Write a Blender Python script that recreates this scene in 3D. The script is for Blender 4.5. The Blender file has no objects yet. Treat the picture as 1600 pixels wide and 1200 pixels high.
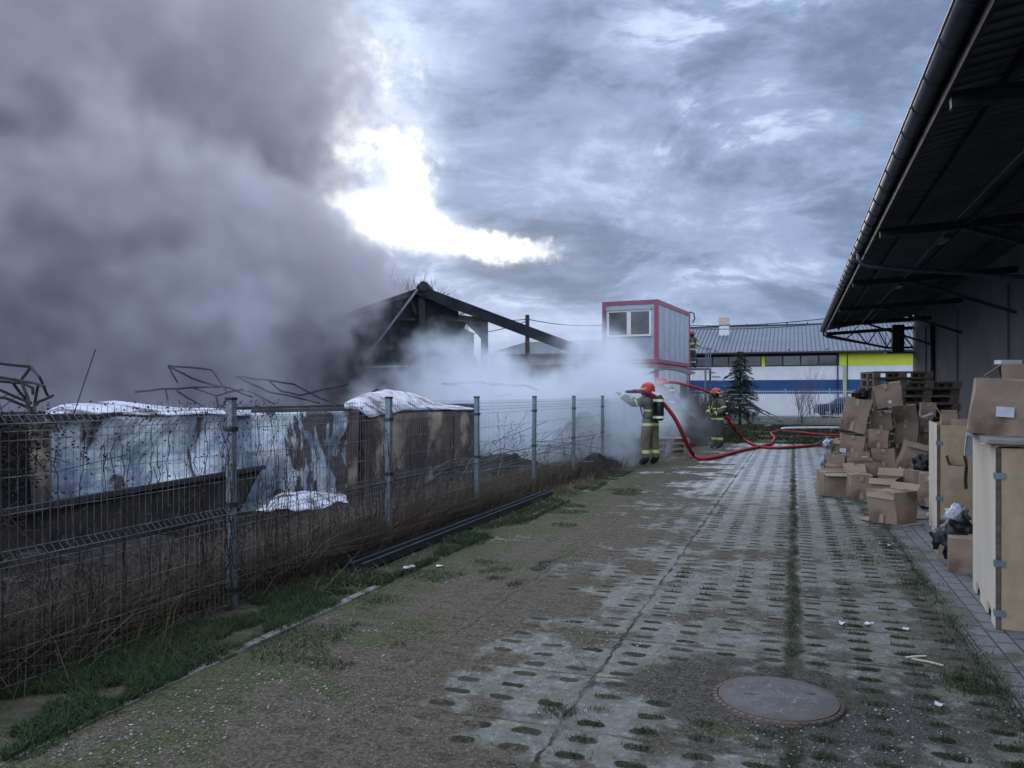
import bpy, bmesh, math, random
import numpy as np
from mathutils import Vector, Matrix, noise as mnoise
R = math.radians
PI = math.pi
rnd = random.Random(7)
sc = bpy.context.scene
C = sc.collection

# ------------------------------------------------------------------ camera
CAMH = 1.64; F = 1240.0; HY = 617.0; TH = math.atan(440 / 1240.0)
ST, CT = math.sin(TH), math.cos(TH)
cd = bpy.data.cameras.new('camera'); cam = bpy.data.objects.new('camera', cd); C.objects.link(cam)
cd.sensor_width = 36.0; cd.lens = 36.0 * F / 1600.0; cd.shift_y = (HY - 600) / 1600.0
cd.clip_end = 3000; cd.clip_start = 0.05
cam.location = (0, 0, CAMH); cam.rotation_euler = (R(90), 0, 0)
sc.camera = cam

# ------------------------------------------------------------------ node expression helper
class E:
    def __init__(s, nt, k): s.nt = nt; s.k = k
    def _m(s, op, *a, clamp=False):
        n = s.nt.nodes.new('ShaderNodeMath'); n.operation = op; n.use_clamp = clamp
        for i, v in enumerate((s,) + a):
            if isinstance(v, E): s.nt.links.new(v.k, n.inputs[i])
            else: n.inputs[i].default_value = float(v)
        return E(s.nt, n.outputs[0])
    def __add__(s, o): return s._m('ADD', o)
    __radd__ = __add__
    def __mul__(s, o): return s._m('MULTIPLY', o)
    __rmul__ = __mul__
    def __sub__(s, o): return s._m('SUBTRACT', o)
    def __rsub__(s, o): return (s * -1.0) + o
    def __truediv__(s, o): return s._m('DIVIDE', o)
    def fract(s): return s._m('FRACT')
    def abs(s): return s._m('ABSOLUTE')
    def exp(s): return s._m('EXPONENT')
    def pow(s, o): return s._m('POWER', o)
    def max(s, o): return s._m('MAXIMUM', o)
    def min(s, o): return s._m('MINIMUM', o)
    def floor(s): return s._m('FLOOR')
    def clamp(s): return s._m('ADD', 0.0, clamp=True)
    def lt(s, o): return s._m('LESS_THAN', o)
    def gt(s, o): return s._m('GREATER_THAN', o)
    def ss(s, a, b):          # smoothstep from a to b (a may exceed b)
        n = s.nt.nodes.new('ShaderNodeMapRange'); n.interpolation_type = 'SMOOTHSTEP'
        lo, hi = (a, b) if a < b else (b, a)
        s.nt.links.new(s.k, n.inputs['Value'])
        n.inputs['From Min'].default_value = lo; n.inputs['From Max'].default_value = hi
        n.inputs['To Min'].default_value = 0 if a < b else 1
        n.inputs['To Max'].default_value = 1 if a < b else 0
        return E(s.nt, n.outputs['Result'])

def sep(nt, sock):
    n = nt.nodes.new('ShaderNodeSeparateXYZ'); nt.links.new(sock, n.inputs[0])
    return [E(nt, n.outputs[i]) for i in range(3)]
def comb(nt, x, y, z):
    n = nt.nodes.new('ShaderNodeCombineXYZ')
    for i, v in enumerate((x, y, z)):
        if isinstance(v, E): nt.links.new(v.k, n.inputs[i])
        else: n.inputs[i].default_value = float(v)
    return n.outputs[0]
def noi(nt, vec, scale, detail=3, rough=.55, dist=0, col=False):
    n = nt.nodes.new('ShaderNodeTexNoise'); n.inputs['Scale'].default_value = scale
    n.inputs['Detail'].default_value = detail; n.inputs['Roughness'].default_value = rough
    n.inputs['Distortion'].default_value = dist
    if vec is not None: nt.links.new(vec, n.inputs['Vector'])
    return n.outputs['Color'] if col else E(nt, n.outputs[0])
def voro(nt, vec, scale, out='Distance'):
    n = nt.nodes.new('ShaderNodeTexVoronoi'); n.inputs['Scale'].default_value = scale
    nt.links.new(vec, n.inputs['Vector'])
    return E(nt, n.outputs[out]) if out == 'Distance' else n.outputs[out]
def mix(nt, f, a, b):
    n = nt.nodes.new('ShaderNodeMix'); n.data_type = 'RGBA'
    if isinstance(f, E): nt.links.new(f.k, n.inputs[0])
    else: n.inputs[0].default_value = f
    for i, v in ((6, a), (7, b)):
        if isinstance(v, (tuple, list)): n.inputs[i].default_value = (*v[:3], 1)
        else: nt.links.new(v, n.inputs[i])
    return n.outputs[2]

# ------------------------------------------------------------------ world: dusk sky with heavy broken cloud
SUN_EL, SUN_AZ = 9.0, -4.0          # degrees; azimuth clockwise from +Y
w = bpy.data.worlds.new('World'); sc.world = w; w.use_nodes = True
nt = w.node_tree; bg = nt.nodes['Background']; bg.inputs[1].default_value = 0.1
sky = nt.nodes.new('ShaderNodeTexSky'); sky.sky_type = 'NISHITA'; sky.sun_disc = False
sky.sun_elevation = R(SUN_EL); sky.sun_rotation = R(SUN_AZ); sky.dust_density = 2.0
tc = nt.nodes.new('ShaderNodeTexCoord')
dx, dy, dz = sep(nt, tc.outputs['Generated'])
dzp = dz.max(0.0)
inv = (dzp + 0.10)
vec = comb(nt, dx / inv, dy / inv, 0.37)
n1 = noi(nt, vec, 0.75, 6, .56, .25)
n2 = noi(nt, vec, 2.6, 5, .6, .2)
n3 = noi(nt, vec, 0.33, 3, .5)
dn = noi(nt, tc.outputs['Generated'], 9.0, 4, .6)
dn2 = noi(nt, tc.outputs['Generated'], 28.0, 4, .65)
def blob(px, py, sx, sz, amp):
    v = Vector(((px - 800) / F, 1, (HY - py) / F)).normalized()
    ax = (dx - v.x) / (sx / F); az = (dz - v.z) / (sz / F)
    return (((ax * ax + az * az) * -1.0).exp()) * amp
front = dy.ss(0.0, 0.4)
gap = (blob(560, 330, 75, 55, 1.15) + blob(630, 265, 60, 55, 1.0) + blob(500, 250, 65, 70, .75) + blob(640, 215, 55, 40, .55)
       + blob(700, 370, 80, 26, 1.1) + blob(800, 392, 75, 25, 1.1) + blob(640, 345, 60, 25, .75) + blob(610, 90, 150, 90, .55)
       + blob(540, 130, 60, 90, .5) + blob(1200, 150, 60, 60, .18) + blob(980, 60, 90, 50, .25) + blob(575, 285, 38, 14, -.7)) * front
gapn = gap + (dn - .5) * 1.9 + (dn2 - .5) * 1.3 - .06
gapm = gapn.ss(.50, 1.25)
halo = (gap + (dn - .5) * .6).ss(0.05, .95)
pv = comb(nt, dx, dy * .8, dz * 2.3)
q1 = noi(nt, pv, 3.6, 9, .60, .55); q2 = noi(nt, pv, 8.0, 8, .62, .5); q3 = noi(nt, pv, 20.0, 6, .62, .3)
dens = ((n1 - .5) * .9 + (n3 - .5) * .5 + (q1 - .5) * 1.5 + (q2 - .5) * .7 + (q3 - .5) * .28 + .52
        + (blob(850, 140, 150, 90, .20) + blob(640, 262, 60, 28, .25) + blob(1000, 380, 260, 60, .08) + blob(1190, 150, 70, 50, -.28)
           + blob(1060, 50, 90, 40, -.22) + blob(1330, 60, 90, 60, -.1) + blob(560, 70, 110, 110, -.25) + blob(780, 475, 60, 16, -.1)) * front)
crack = (q1 - .5).abs().ss(.07, .0) * (q2.ss(.62, .40))
soft = dens.ss(.98, .02)
lightm = (soft * .85 + crack * .28 * soft.ss(.15, .6)).clamp()
ccol = mix(nt, lightm.ss(0.0, .5), (.88, 1.22, 1.92), (1.65, 2.2, 3.3))
ccol = mix(nt, lightm.ss(.45, 1.0), ccol, (3.3, 4.05, 5.4))
ccol = mix(nt, halo * .6 * dens.ss(1.0, .35), ccol, (5.0, 5.4, 6.4))
ccol = mix(nt, dzp.ss(.14, 0.0) * .35, ccol, (1.9, 2.4, 3.7))
skymul = mix(nt, 1.0, (0, 0, 0), sky.outputs[0])
gapcol = mix(nt, (q3 + dn2 - .5).ss(.38, .70), (5.6, 6.0, 6.9), (9.6, 9.6, 9.3))
col = mix(nt, gapm, ccol, gapcol)
col = mix(nt, .006, col, skymul)
# added fill: unseen sky overhead and behind the viewer brightened to light the scene
fill_sky = (dz.ss(.45, .85).max(dy.ss(.15, -.35)) * dz.ss(-.02, .1))
vm = nt.nodes.new('ShaderNodeVectorMath'); vm.operation = 'SCALE'; nt.links.new(col, vm.inputs[0]); nt.links.new((fill_sky * 3.0 + 1.0).k, vm.inputs['Scale']); col = mix(nt, fill_sky * .55, vm.outputs[0], (8.6, 9.0, 9.7))
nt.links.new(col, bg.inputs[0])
# sun lamp, very soft: it only leaks through the cloud
sd = bpy.data.lights.new('sun', 'SUN'); so = bpy.data.objects.new('sun', sd); C.objects.link(so)
sd.energy = 0.5; sd.angle = R(30); sd.color = (1.0, .93, .86)
sv = Vector((math.sin(R(SUN_AZ)) * math.cos(R(SUN_EL + 6)), math.cos(R(SUN_AZ)) * math.cos(R(SUN_EL + 6)), math.sin(R(SUN_EL + 6))))
so.rotation_euler = sv.to_track_quat('Z', 'Y').to_euler()
sc.view_settings.view_transform = 'Standard'; sc.view_settings.look = 'None'
sc.view_settings.exposure = 1.0; sc.view_settings.gamma = 1.0
sc.cycles.volume_bounces = 2; sc.cycles.max_bounces = 6; sc.cycles.volume_step_rate = 1.5
sc.cycles.transparent_max_bounces = 16

# ------------------------------------------------------------------ placement helpers
def at(px, py, Y): return Vector(((px - 800) / F * Y, Y, CAMH - (py - HY) / F * Y))
def G(px, py, z=0.0):
    Y = (CAMH - z) * F / (py - HY); return Vector(((px - 800) / F * Y, Y, z))
def T(t, s, z=0.0): return Vector((ST * s + CT * t, CT * s - ST * t, z))
def yard(p): return (CT * p.x - ST * p.y, ST * p.x + CT * p.y)
def t_at(px, s):
    r = (px - 800) / F; return (r * CT * s - ST * s) / (CT + ST * r)
def lin(r, g, b):
    f = lambda c: ((c / 255 + .055) / 1.055) ** 2.4 if c > 10 else c / 255 / 12.92
    return (f(r), f(g), f(b))

# ------------------------------------------------------------------ materials
def newmat(name):
    m = bpy.data.materials.new(name); m.use_nodes = True
    return m, m.node_tree, m.node_tree.nodes['Principled BSDF']
def tcoord(nt, kind='Object'):
    n = nt.nodes.new('ShaderNodeTexCoord'); return n.outputs[kind]
def bump(nt, b, h, strength=.4, dist=.02):
    n = nt.nodes.new('ShaderNodeBump'); n.inputs['Strength'].default_value = strength
    n.inputs['Distance'].default_value = dist; nt.links.new(h.k if isinstance(h, E) else h, n.inputs['Height'])
    nt.links.new(n.outputs[0], b.inputs['Normal'])
def mat(name, c1, c2=None, scale=4, rough=.7, metal=0, bs=.2, bscale=30, stretch=None, c3=None, s3=12, rand=0, t3=(.55, .7), spec=.3):
    """two-tone noise material, an optional third colour in patches and a fine bump"""
    m, nt, b = newmat(name)
    v = tcoord(nt)
    if stretch:
        mp = nt.nodes.new('ShaderNodeMapping'); mp.inputs['Scale'].default_value = stretch
        nt.links.new(v, mp.inputs[0]); v = mp.outputs[0]
    if c2 is None: c2 = tuple(x * .75 for x in c1)
    f = noi(nt, v, scale, 5, .6).ss(.32, .68)
    col = mix(nt, f, c1, c2)
    if c3: col = mix(nt, noi(nt, v, s3, 4, .6).ss(*t3), col, c3)
    if rand:
        g = nt.nodes.new('ShaderNodeNewGeometry')
        r = E(nt, g.outputs['Random Per Island'])
        col = mix(nt, r * rand, col, tuple(x * .3 for x in c1))
    nt.links.new(col, b.inputs['Base Color'])
    b.inputs['Metallic'].default_value = metal
    b.inputs['Specular IOR Level'].default_value = spec
    rn = noi(nt, v, scale * 2.3, 3) * .25 + (rough - .12)
    nt.links.new(rn.k, b.inputs['Roughness'])
    if bs: bump(nt, b, noi(nt, v, bscale, 4, .65), bs, .01)
    return m

M = {}
M['concrete'] = mat('concrete', (.26, .27, .26), (.17, .18, .17), 6, .8, bscale=60)
M['galv'] = mat('galvanised_steel', (.21, .25, .29), (.14, .17, .20), 5, .45, .55, bs=.05)
M['wire'] = mat('fence_wire', (.15, .16, .17), (.07, .074, .08), 3, .6, .3, bs=0)
M['black'] = mat('black_plastic', (.015, .016, .018), None, 5, .45, bs=.05)
M['char'] = mat('charred_steel', (.022, .022, .025), (.042, .039, .042), 7, .85, .1, bs=.5, bscale=18)
M['chardark'] = mat('charred_wall', (.014, .016, .020), (.030, .032, .038), 1.2, .9, 0, spec=.1, bs=.4, bscale=6)
M['rust'] = mat('burnt_rusty_steel', (.125, .085, .066), (.035, .029, .030), 1.3, .85, .0, bs=.6, bscale=9, c3=(.33, .27, .20), s3=1.1, t3=(.52, .68))
M['ashwhite'] = mat('scorched_white_roof', (.52, .54, .60), (.27, .28, .32), 3.5, .7, 0, bs=.7, bscale=7, c3=(.10, .09, .10), s3=2.6, t3=(.50, .62))
M['frame_red'] = mat('red_frame_paint', (.31, .095, .13), (.22, .085, .115), 3, .5)
M['panel_grey'] = mat('container_panel', (.36, .40, .46), (.30, .33, .39), 2, .5, .1, bs=.1)
M['panel_white'] = mat('container_white', (.58, .60, .64), (.47, .50, .54), 2, .55)
M['white'] = mat('white_render', (.66, .68, .70), (.57, .59, .62), 1.0, .8)
M['blue'] = mat('blue_render', (.013, .058, .165), (.017, .068, .185), 1.0, .7)
M['yellow'] = mat('yellow_render', (.60, .66, .06), (.50, .57, .05), 1.0, .7)
M['paleyellow'] = mat('pale_green_render', (.42, .50, .34), None, 1, .8)
M['darktrim'] = mat('dark_trim', (.022, .026, .034), None, 4, .6)
M['brown_trim'] = mat('brown_window_frame', (.035, .03, .035), None, 4, .6)
M['carton'] = mat('cardboard', (.285, .210, .155), (.22, .162, .122), 3.2, .85, bs=.12, bscale=25, c3=(.12, .080, .060), s3=2.4, t3=(.52, .70))
M['carton2'] = mat('cardboard_grey_brown', (.255, .190, .140), (.19, .145, .112), 3.0, .85, bs=.12, bscale=25, c3=(.10, .075, .06), s3=2.4, t3=(.58, .78))
M['carton_in'] = mat('cardboard_inside', (.32, .245, .175), (.25, .19, .135), 3.5, .85, bs=.1, bscale=25)
M['tape'] = mat('packing_tape', (.33, .26, .20), (.27, .21, .165), 5, .4, bs=.05)
M['label'] = mat('paper_label', (.52, .55, .60), (.42, .45, .50), 12, .7, bs=0)
M['ply_pale'] = mat('pale_chipboard', (.55, .50, .42), (.46, .41, .335), 1.6, .75, stretch=(1, 1, .25), bs=.15, bscale=60, c3=(.36, .31, .25), s3=2.5, t3=(.6, .85))
M['ply_tan'] = mat('tan_chipboard', (.40, .305, .195), (.32, .24, .155), 6, .75, bs=.25, bscale=90, c3=(.27, .19, .11), s3=3, t3=(.6, .85))
M['wood'] = mat('pallet_wood', (.14, .105, .08), (.075, .058, .048), 3, .85, stretch=(1, 8, 8), bs=.2)
M['wood_pale'] = mat('pale_pallet_wood', (.33, .25, .21), (.2, .15, .13), 3, .85, stretch=(1, 8, 8), bs=.2)
M['splinter'] = mat('fresh_wood', (.50, .44, .34), None, 6, .8)
M['hose_red'] = mat('red_hose', (.40, .028, .034), (.22, .022, .026), 9, .8, bs=.3, bscale=60, c3=(.13, .04, .04), s3=11, t3=(.58, .7))
M['hose_white'] = mat('white_hose', (.72, .74, .78), (.60, .62, .66), 6, .6)
M['bark'] = mat('bark', (.055, .045, .038), (.03, .026, .024), 5, .9, bs=.5)
M['twig'] = mat('dry_twig', (.075, .058, .052), (.045, .036, .034), 3, .9, bs=0)
M['needle'] = mat('spruce_needles', (.030, .055, .038), (.016, .032, .026), 1.5, .7, bs=0, rand=.8)
M['grass'] = mat('green_grass', (.026, .064, .020), (.055, .072, .028), 1.2, .7, bs=0, rand=.85)
M['drygrass'] = mat('dry_grass', (.20, .155, .098), (.10, .076, .05), 1.0, .85, bs=0, rand=.9)
M['drystalk'] = mat('dry_bramble', (.085, .062, .046), (.042, .031, .026), 1.0, .9, bs=0, rand=.8)
M['vine'] = mat('dead_vine', (.030, .024, .021), (.055, .038, .028), 3, .9, bs=0, rand=.6)
M['warewall'] = mat('warehouse_render', (.125, .130, .140), (.095, .10, .11), .8, .9, bs=.3, bscale=30)
M['soffit'] = mat('soffit_steel', (.105, .118, .122), (.07, .08, .085), 2, .7, .0)
M['rafter'] = mat('dark_steel_beam', (.018, .020, .026), (.03, .032, .04), 3, .6, .3)
M['gutter'] = mat('grey_zinc_gutter', (.07, .078, .095), (.045, .05, .065), 6, .42, .5, bs=.1)
M['debris'] = mat('burnt_debris', (.014, .013, .014), (.034, .029, .027), 5, .9, spec=.1, bs=.8, bscale=12, c3=(.055, .047, .043), s3=9, t3=(.62, .72))
M['bagblack'] = mat('black_bag', (.006, .007, .010), (.012, .013, .017), 5, .4, bs=.6, bscale=14)
M['bagwhite'] = mat('clear_plastic_bag', (.42, .45, .52), (.12, .13, .16), 6, .25, bs=.8, bscale=16)
M['carpaint'] = mat('dark_blue_car_paint', (.020, .035, .085), None, 2, .3, .3, bs=0)
M['rubber'] = mat('tyre_rubber', (.012, .012, .013), None, 5, .8)
M['asphalt'] = mat('asphalt', (.060, .064, .070), (.045, .048, .053), 3, .8, bs=.3, bscale=80)
def glassmat(name, c, rough=.12):
    m, nt, b = newmat(name); v = tcoord(nt)
    nt.links.new(mix(nt, noi(nt, v, 1.1, 3).ss(.35, .65), c, tuple(x * .45 for x in c)), b.inputs['Base Color'])
    b.inputs['Roughness'].default_value = rough; b.inputs['Specular IOR Level'].default_value = .8
    return m
M['glass'] = glassmat('window_glass', (.060, .068, .090))
M['glass_dark'] = glassmat('dark_window_glass', (.020, .026, .034), .2)

# silver sheet of the burnt body: bright metal with soot scars
def sheetmat(name, soot_lo, soot_hi, base=(.70, .78, .86)):
    m, nt, b = newmat(name); v = tcoord(nt)
    mp = nt.nodes.new('ShaderNodeMapping'); mp.inputs['Scale'].default_value = (1, 1, .55); nt.links.new(v, mp.inputs[0]); v2 = mp.outputs[0]
    big = noi(nt, v2, 1.15, 4, .6, .5); fine = noi(nt, v2, 5, 5, .6, .4)
    col = mix(nt, big.ss(.35, .62), base, (.17, .22, .30))
    col = mix(nt, fine.ss(.58, .72) * .5, col, (.70, .74, .68))
    soot = (noi(nt, v2, 1.9, 6, .55, .9) + (fine - .5) * .25).ss(soot_lo, soot_hi)
    col = mix(nt, soot, col, (.062, .052, .052))
    x, y, z = sep(nt, v)
    nt.links.new(col, b.inputs['Base Color'])
    nt.links.new(((soot * -.1) + .12).k, b.inputs['Metallic'])
    nt.links.new((soot * .4 + .42).k, b.inputs['Roughness'])
    rib = ((z * 9.0).fract() - .5).abs() * -.25
    bump(nt, b, noi(nt, v, 3.2, 5, .6) + rib * .3 + noi(nt, v2, 1.3, 4, .5, 1.5) * 1.5, .9, .07)
    return m
M['silver'] = sheetmat('heat_scarred_silver_sheet', .57, .63)
M['silver2'] = sheetmat('sooty_silver_sheet', .52, .57, (.66, .72, .76))

# ------------------------------------------------------------------ mesh helpers
class MB:
    def __init__(s): s.v = []; s.f = []
    def add(s, vs, fs, mtx=None):
        o = len(s.v)
        s.v += [tuple(mtx @ Vector(p)) if mtx is not None else tuple(p) for p in vs]
        s.f += [tuple(i + o for i in f) for f in fs]; return s
    def box(s, a, b, mtx=None):
        x0, y0, z0 = a; x1, y1, z1 = b
        vs = [(x0, y0, z0), (x1, y0, z0), (x1, y1, z0), (x0, y1, z0), (x0, y0, z1), (x1, y0, z1), (x1, y1, z1), (x0, y1, z1)]
        return s.add(vs, [(0, 3, 2, 1), (4, 5, 6, 7), (0, 1, 5, 4), (1, 2, 6, 5), (2, 3, 7, 6), (3, 0, 4, 7)], mtx)
    def bar(s, p, q, w_, h_=None, up=(0, 0, 1)):
        p = Vector(p); q = Vector(q); h_ = h_ or w_
        d = (q - p).normalized(); u = Vector(up)
        if abs(d.dot(u)) > .98: u = Vector((0, 1, 0))
        sx = d.cross(u).normalized() * (w_ / 2); sy = sx.cross(d).normalized() * (h_ / 2)
        vs = [p - sx - sy, p + sx - sy, p + sx + sy, p - sx + sy, q - sx - sy, q + sx - sy, q + sx + sy, q - sx + sy]
        return s.add(vs, [(0, 1, 2, 3), (7, 6, 5, 4), (0, 4, 5, 1), (1, 5, 6, 2), (2, 6, 7, 3), (3, 7, 4, 0)])
    def tube(s, pts, r, n=8, closed=True):
        pts = [Vector(p) for p in pts]; rs = r if isinstance(r, (list, tuple)) else [r] * len(pts)
        o = len(s.v); prev = None
        for i, p in enumerate(pts):
            d = (pts[min(i + 1, len(pts) - 1)] - pts[max(i - 1, 0)]).normalized()
            if prev is None:
                u = Vector((0, 0, 1)) if abs(d.z) < .9 else Vector((1, 0, 0))
                u = (u - d * u.dot(d)).normalized()
            else: u = (prev - d * prev.dot(d)).normalized()
            prev = u; w2 = d.cross(u)
            for j in range(n):
                a = 2 * PI * j / n; s.v.append(tuple(p + (u * math.cos(a) + w2 * math.sin(a)) * rs[i]))
        for i in range(len(pts) - 1):
            for j in range(n):
                a = o + i * n + j; b = o + i * n + (j + 1) % n; s.f.append((a, b, b + n, a + n))
        if closed:
            s.f.append(tuple(o + j for j in range(n))[::-1]); s.f.append(tuple(o + (len(pts) - 1) * n + j for j in range(n)))
        return s
    def quad(s, *p): return s.add(p, [tuple(range(len(p)))])
    def build(s, name, m, parent=None, smooth=False, bevel=0, solid=0):
        me = bpy.data.meshes.new(name); me.from_pydata(s.v, [], s.f); me.validate(); me.update()
        if m: me.materials.append(m)
        if smooth: me.polygons.foreach_set('use_smooth', [True] * len(me.polygons))
        o = bpy.data.objects.new(name, me); C.objects.link(o)
        if parent: o.parent = parent
        if solid:
            md = o.modifiers.new('solid', 'SOLIDIFY'); md.thickness = solid; md.offset = 0
        if bevel:
            md = o.modifiers.new('bevel', 'BEVEL'); md.width = bevel; md.segments = 2; md.limit_method = 'ANGLE'
        return o
def npmesh(name, V, Fq, m, parent=None, smooth=False):
    me = bpy.data.meshes.new(name); nv, nf, k = len(V), len(Fq), Fq.shape[1]
    me.vertices.add(nv); me.vertices.foreach_set('co', np.asarray(V, dtype=np.float32).ravel())
    me.loops.add(nf * k); me.loops.foreach_set('vertex_index', np.asarray(Fq, dtype=np.int32).ravel())
    me.polygons.add(nf); me.polygons.foreach_set('loop_start', np.arange(0, nf * k, k, dtype=np.int32))
    me.update(calc_edges=True)
    if smooth: me.polygons.foreach_set('use_smooth', [True] * nf)
    me.materials.append(m); o = bpy.data.objects.new(name, me); C.objects.link(o)
    if parent: o.parent = parent
    return o
def tag(o, label=None, cat=None, group=None, kind=None):
    if label: o['label'] = label
    if cat: o['category'] = cat
    if group: o['group'] = group
    if kind: o['kind'] = kind
    return o
def empty(name, loc=(0, 0, 0), rz=0, label=None, cat=None, group=None, rot=None):
    o = bpy.data.objects.new(name, None); C.objects.link(o); o.location = loc
    o.rotation_euler = rot if rot else (0, 0, rz); o.empty_display_size = .2
    return tag(o, label, cat, group)
KIDS = {}
def children(o): return [c for c in C.objects if c.parent == o]
def copy_tree(o, parent=None):
    c = o.copy(); C.objects.link(c); c.parent = parent
    for ch in children(o): copy_tree(ch, c)
    return c
def yarded(o): o.rotation_euler = (0, 0, -TH); return o     # local x = t, local y = s
# ------------------------------------------------------------------ ground, yard slabs, footpath
def sheet(name, x0, x1, y0, y1, z, m, nx=1, ny=1):
    xs = np.linspace(x0, x1, nx + 1); ys = np.linspace(y0, y1, ny + 1)
    X, Yy = np.meshgrid(xs, ys); V = np.stack([X.ravel(), Yy.ravel(), np.full(X.size, z)], 1)
    i = np.arange(nx)[None, :] + (nx + 1) * np.arange(ny)[:, None]; i = i.ravel()
    Fq = np.stack([i, i + 1, i + nx + 2, i + nx + 1], 1)
    o = npmesh(name, V, Fq, m); yarded(o); return tag(o, kind='structure')

def ground_material():
    m, nt, b = newmat('rough_ground'); v = tcoord(nt)
    x, y, z = sep(nt, v)
    g = (noi(nt, v, .9, 5, .6)).ss(.40, .62); f = noi(nt, v, 14, 5, .7)
    dirt = mix(nt, f.ss(.35, .65), (.050, .043, .036), (.105, .090, .072))
    green = mix(nt, f.ss(.35, .65), (.018, .034, .014), (.048, .068, .026))
    col = mix(nt, g, dirt, green)
    # burnt, trampled strip near the fire
    col = mix(nt, x.ss(-4.0, -4.7), col, mix(nt, f.ss(.4, .7), (.020, .018, .018), (.060, .05, .044)))
    nt.links.new(col, b.inputs['Base Color']); b.inputs['Roughness'].default_value = .92; b.inputs['Specular IOR Level'].default_value = .1
    bump(nt, b, noi(nt, v, 9, 6, .7), .8, .06); return m
def yard_material():
    m, nt, b = newmat('perforated_concrete_slabs'); v = tcoord(nt)
    x, y, z = sep(nt, v)
    wob = (noi(nt, v, 5, 3) - .5); wob2 = (noi(nt, comb(nt, y, x, 3.3), 6, 3) - .5)
    fineN = noi(nt, v, 38, 5, .75); med = noi(nt, v, 7, 5, .65); big = noi(nt, v, 1.1, 5, .6); pat = noi(nt, v, 2.6, 6, .62, .4)
    pit = noi(nt, v, 130, 3, .8)
    xs = (x + wob * .08) / 1.08; ys = (y + wob2 * .07) / .75
    # slight per-slab shift
    u = xs.fract(); q = ys.fract()
    ju = (u - .5).abs(); jq = (q - .5).abs()
    sid = noi(nt, comb(nt, xs.floor() * 7.31, ys.floor() * 3.77, 1.7), 1.0, 0)
    joint = (ju + (med - .5) * .06 + (pat - .5) * .05).ss(.482, .497).max((jq + (med - .5) * .05 + (pat - .5) * .05).ss(.476, .494) * .8) * (big.ss(.36, .56) * .7 + .3)
    seam0 = (x + wob * .16 + (pat - .5) * .12).abs().ss(.085, .02)                       # mossy seam between the two lanes
    hu = ((u * 4.0).fract() - .5).abs(); hq = ((q * 4.0).fract() - .5).abs()
    # rounded slot: long axis across the slab
    ex = (hu - .11).max(0.0); d = (ex * ex * 5.5 + hq * hq * 3.6).pow(.5)
    holes = (d + (med - .5) * .22 + (fineN - .5) * .12 + (pat - .5) * .42 + (sid - .5) * .12).ss(.36, .26)
    hh = noi(nt, comb(nt, (xs * 4.0).floor() * 3.31, (ys * 4.0).floor() * 5.17, 9.1), 1.0, 0)
    holes = holes * (ju.ss(.49, .47)) * (hh.ss(.30, .42) * .75 + .25)
    # soil lying over the slabs: complete on the left, thin on the right, thick round the manhole
    left = x.ss(-.7, -2.7)
    mx = x + .08; my = y - 4.49
    man = (mx * mx + my * my * 1.3).pow(.5)
    near = y.ss(4.3, 3.2) * x.ss(.9, -.2)
    cover = left * .36 + man.ss(1.15, .35) * .40 + near * .12 + y.ss(16, 9) * .06 + (big - .5) * .85 + (pat - .5) * .85 + (fineN - .5) * .34 + (med - .5) * .25 + (sid - .5) * .35 + x.ss(.6, 1.05) * .16 + .055
    soilm = cover.ss(.19, .30)
    soilm_b = (left * .58 + (big - .5) * .8 + (pat - .5) * .9 + (fineN - .5) * .3).ss(.42, .58)
    soilm = soilm.max(soilm_b)
    conc = mix(nt, med.ss(.3, .7), (.178, .180, .166), (.105, .107, .096))
    conc = mix(nt, (sid - .5).ss(-.2, .25) * .55, conc, (.15, .152, .135))
    conc = mix(nt, pit.ss(.50, .62) * .75, conc, (.085, .09, .085))
    conc = mix(nt, noi(nt, v, 22, 4, .7).ss(.52, .64) * .65, conc, (.28, .285, .27))
    conc = mix(nt, noi(nt, v, 15, 5, .75, .6).ss(.54, .62) * .6, conc, (.085, .088, .075))
    conc = mix(nt, big.ss(.45, .65) * .45, conc, (.13, .14, .115))
    conc = mix(nt, y.ss(11, 17) * .6, conc, (.40, .43, .46))  # far slabs paler and bluish: wet sky sheen put into the colour
    conc = mix(nt, (noi(nt, v, 4.2, 5, .7) + x.ss(0, 1.0) * .06).ss(.46, .62) * .65, conc, mix(nt, fineN.ss(.4, .6), (.045, .055, .028), (.10, .10, .062)))
    soil = mix(nt, fineN.ss(.35, .65), (.052, .043, .032), (.122, .103, .080))
    soil = mix(nt, x.ss(-.6, .6) * .6, soil, (.068, .070, .062))
    soil = mix(nt, man.ss(1.5, .5) * .55, soil, mix(nt, fineN.ss(.4, .6), (.022, .024, .024), (.066, .068, .068)))
    soil = mix(nt, (noi(nt, v, 1.7, 5, .65) + x.ss(-1.9, -3.1) * .16).ss(.56, .68) * .75, soil, mix(nt, fineN.ss(.4, .6), (.030, .040, .018), (.075, .085, .036)))
    moss = mix(nt, fineN.ss(.38, .62), (.010, .013, .007), (.036, .040, .020))
    moss = mix(nt, noi(nt, v, 3.1, 3).ss(.45, .6) * .7, moss, (.050, .044, .034))
    moss = mix(nt, hh.ss(.45, .66) * .7, moss, (.072, .066, .052))
    col = mix(nt, soilm, conc, soil)
    hm = holes.max(joint) * (1.0 - soilm * .62); hm = hm.max(seam0 * .92)
    col = mix(nt, hm, col, moss)
    # small light stones and crumbs
    vd = voro(nt, v, 55); vc = sep(nt, voro(nt, v, 55, 'Color'))[0]
    st = vd.ss(.30, .20) * (vc + (big - .5) * .9 + (pat - .5) * .8).ss(.86, .90)
    col = mix(nt, st, col, mix(nt, vc, (.34, .34, .32), (.22, .21, .20)))
    vd2 = voro(nt, v, 140); vc2 = sep(nt, voro(nt, v, 140, 'Color'))[1]
    st2 = vd2.ss(.36, .22) * vc2.ss(.80, .86)
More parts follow.
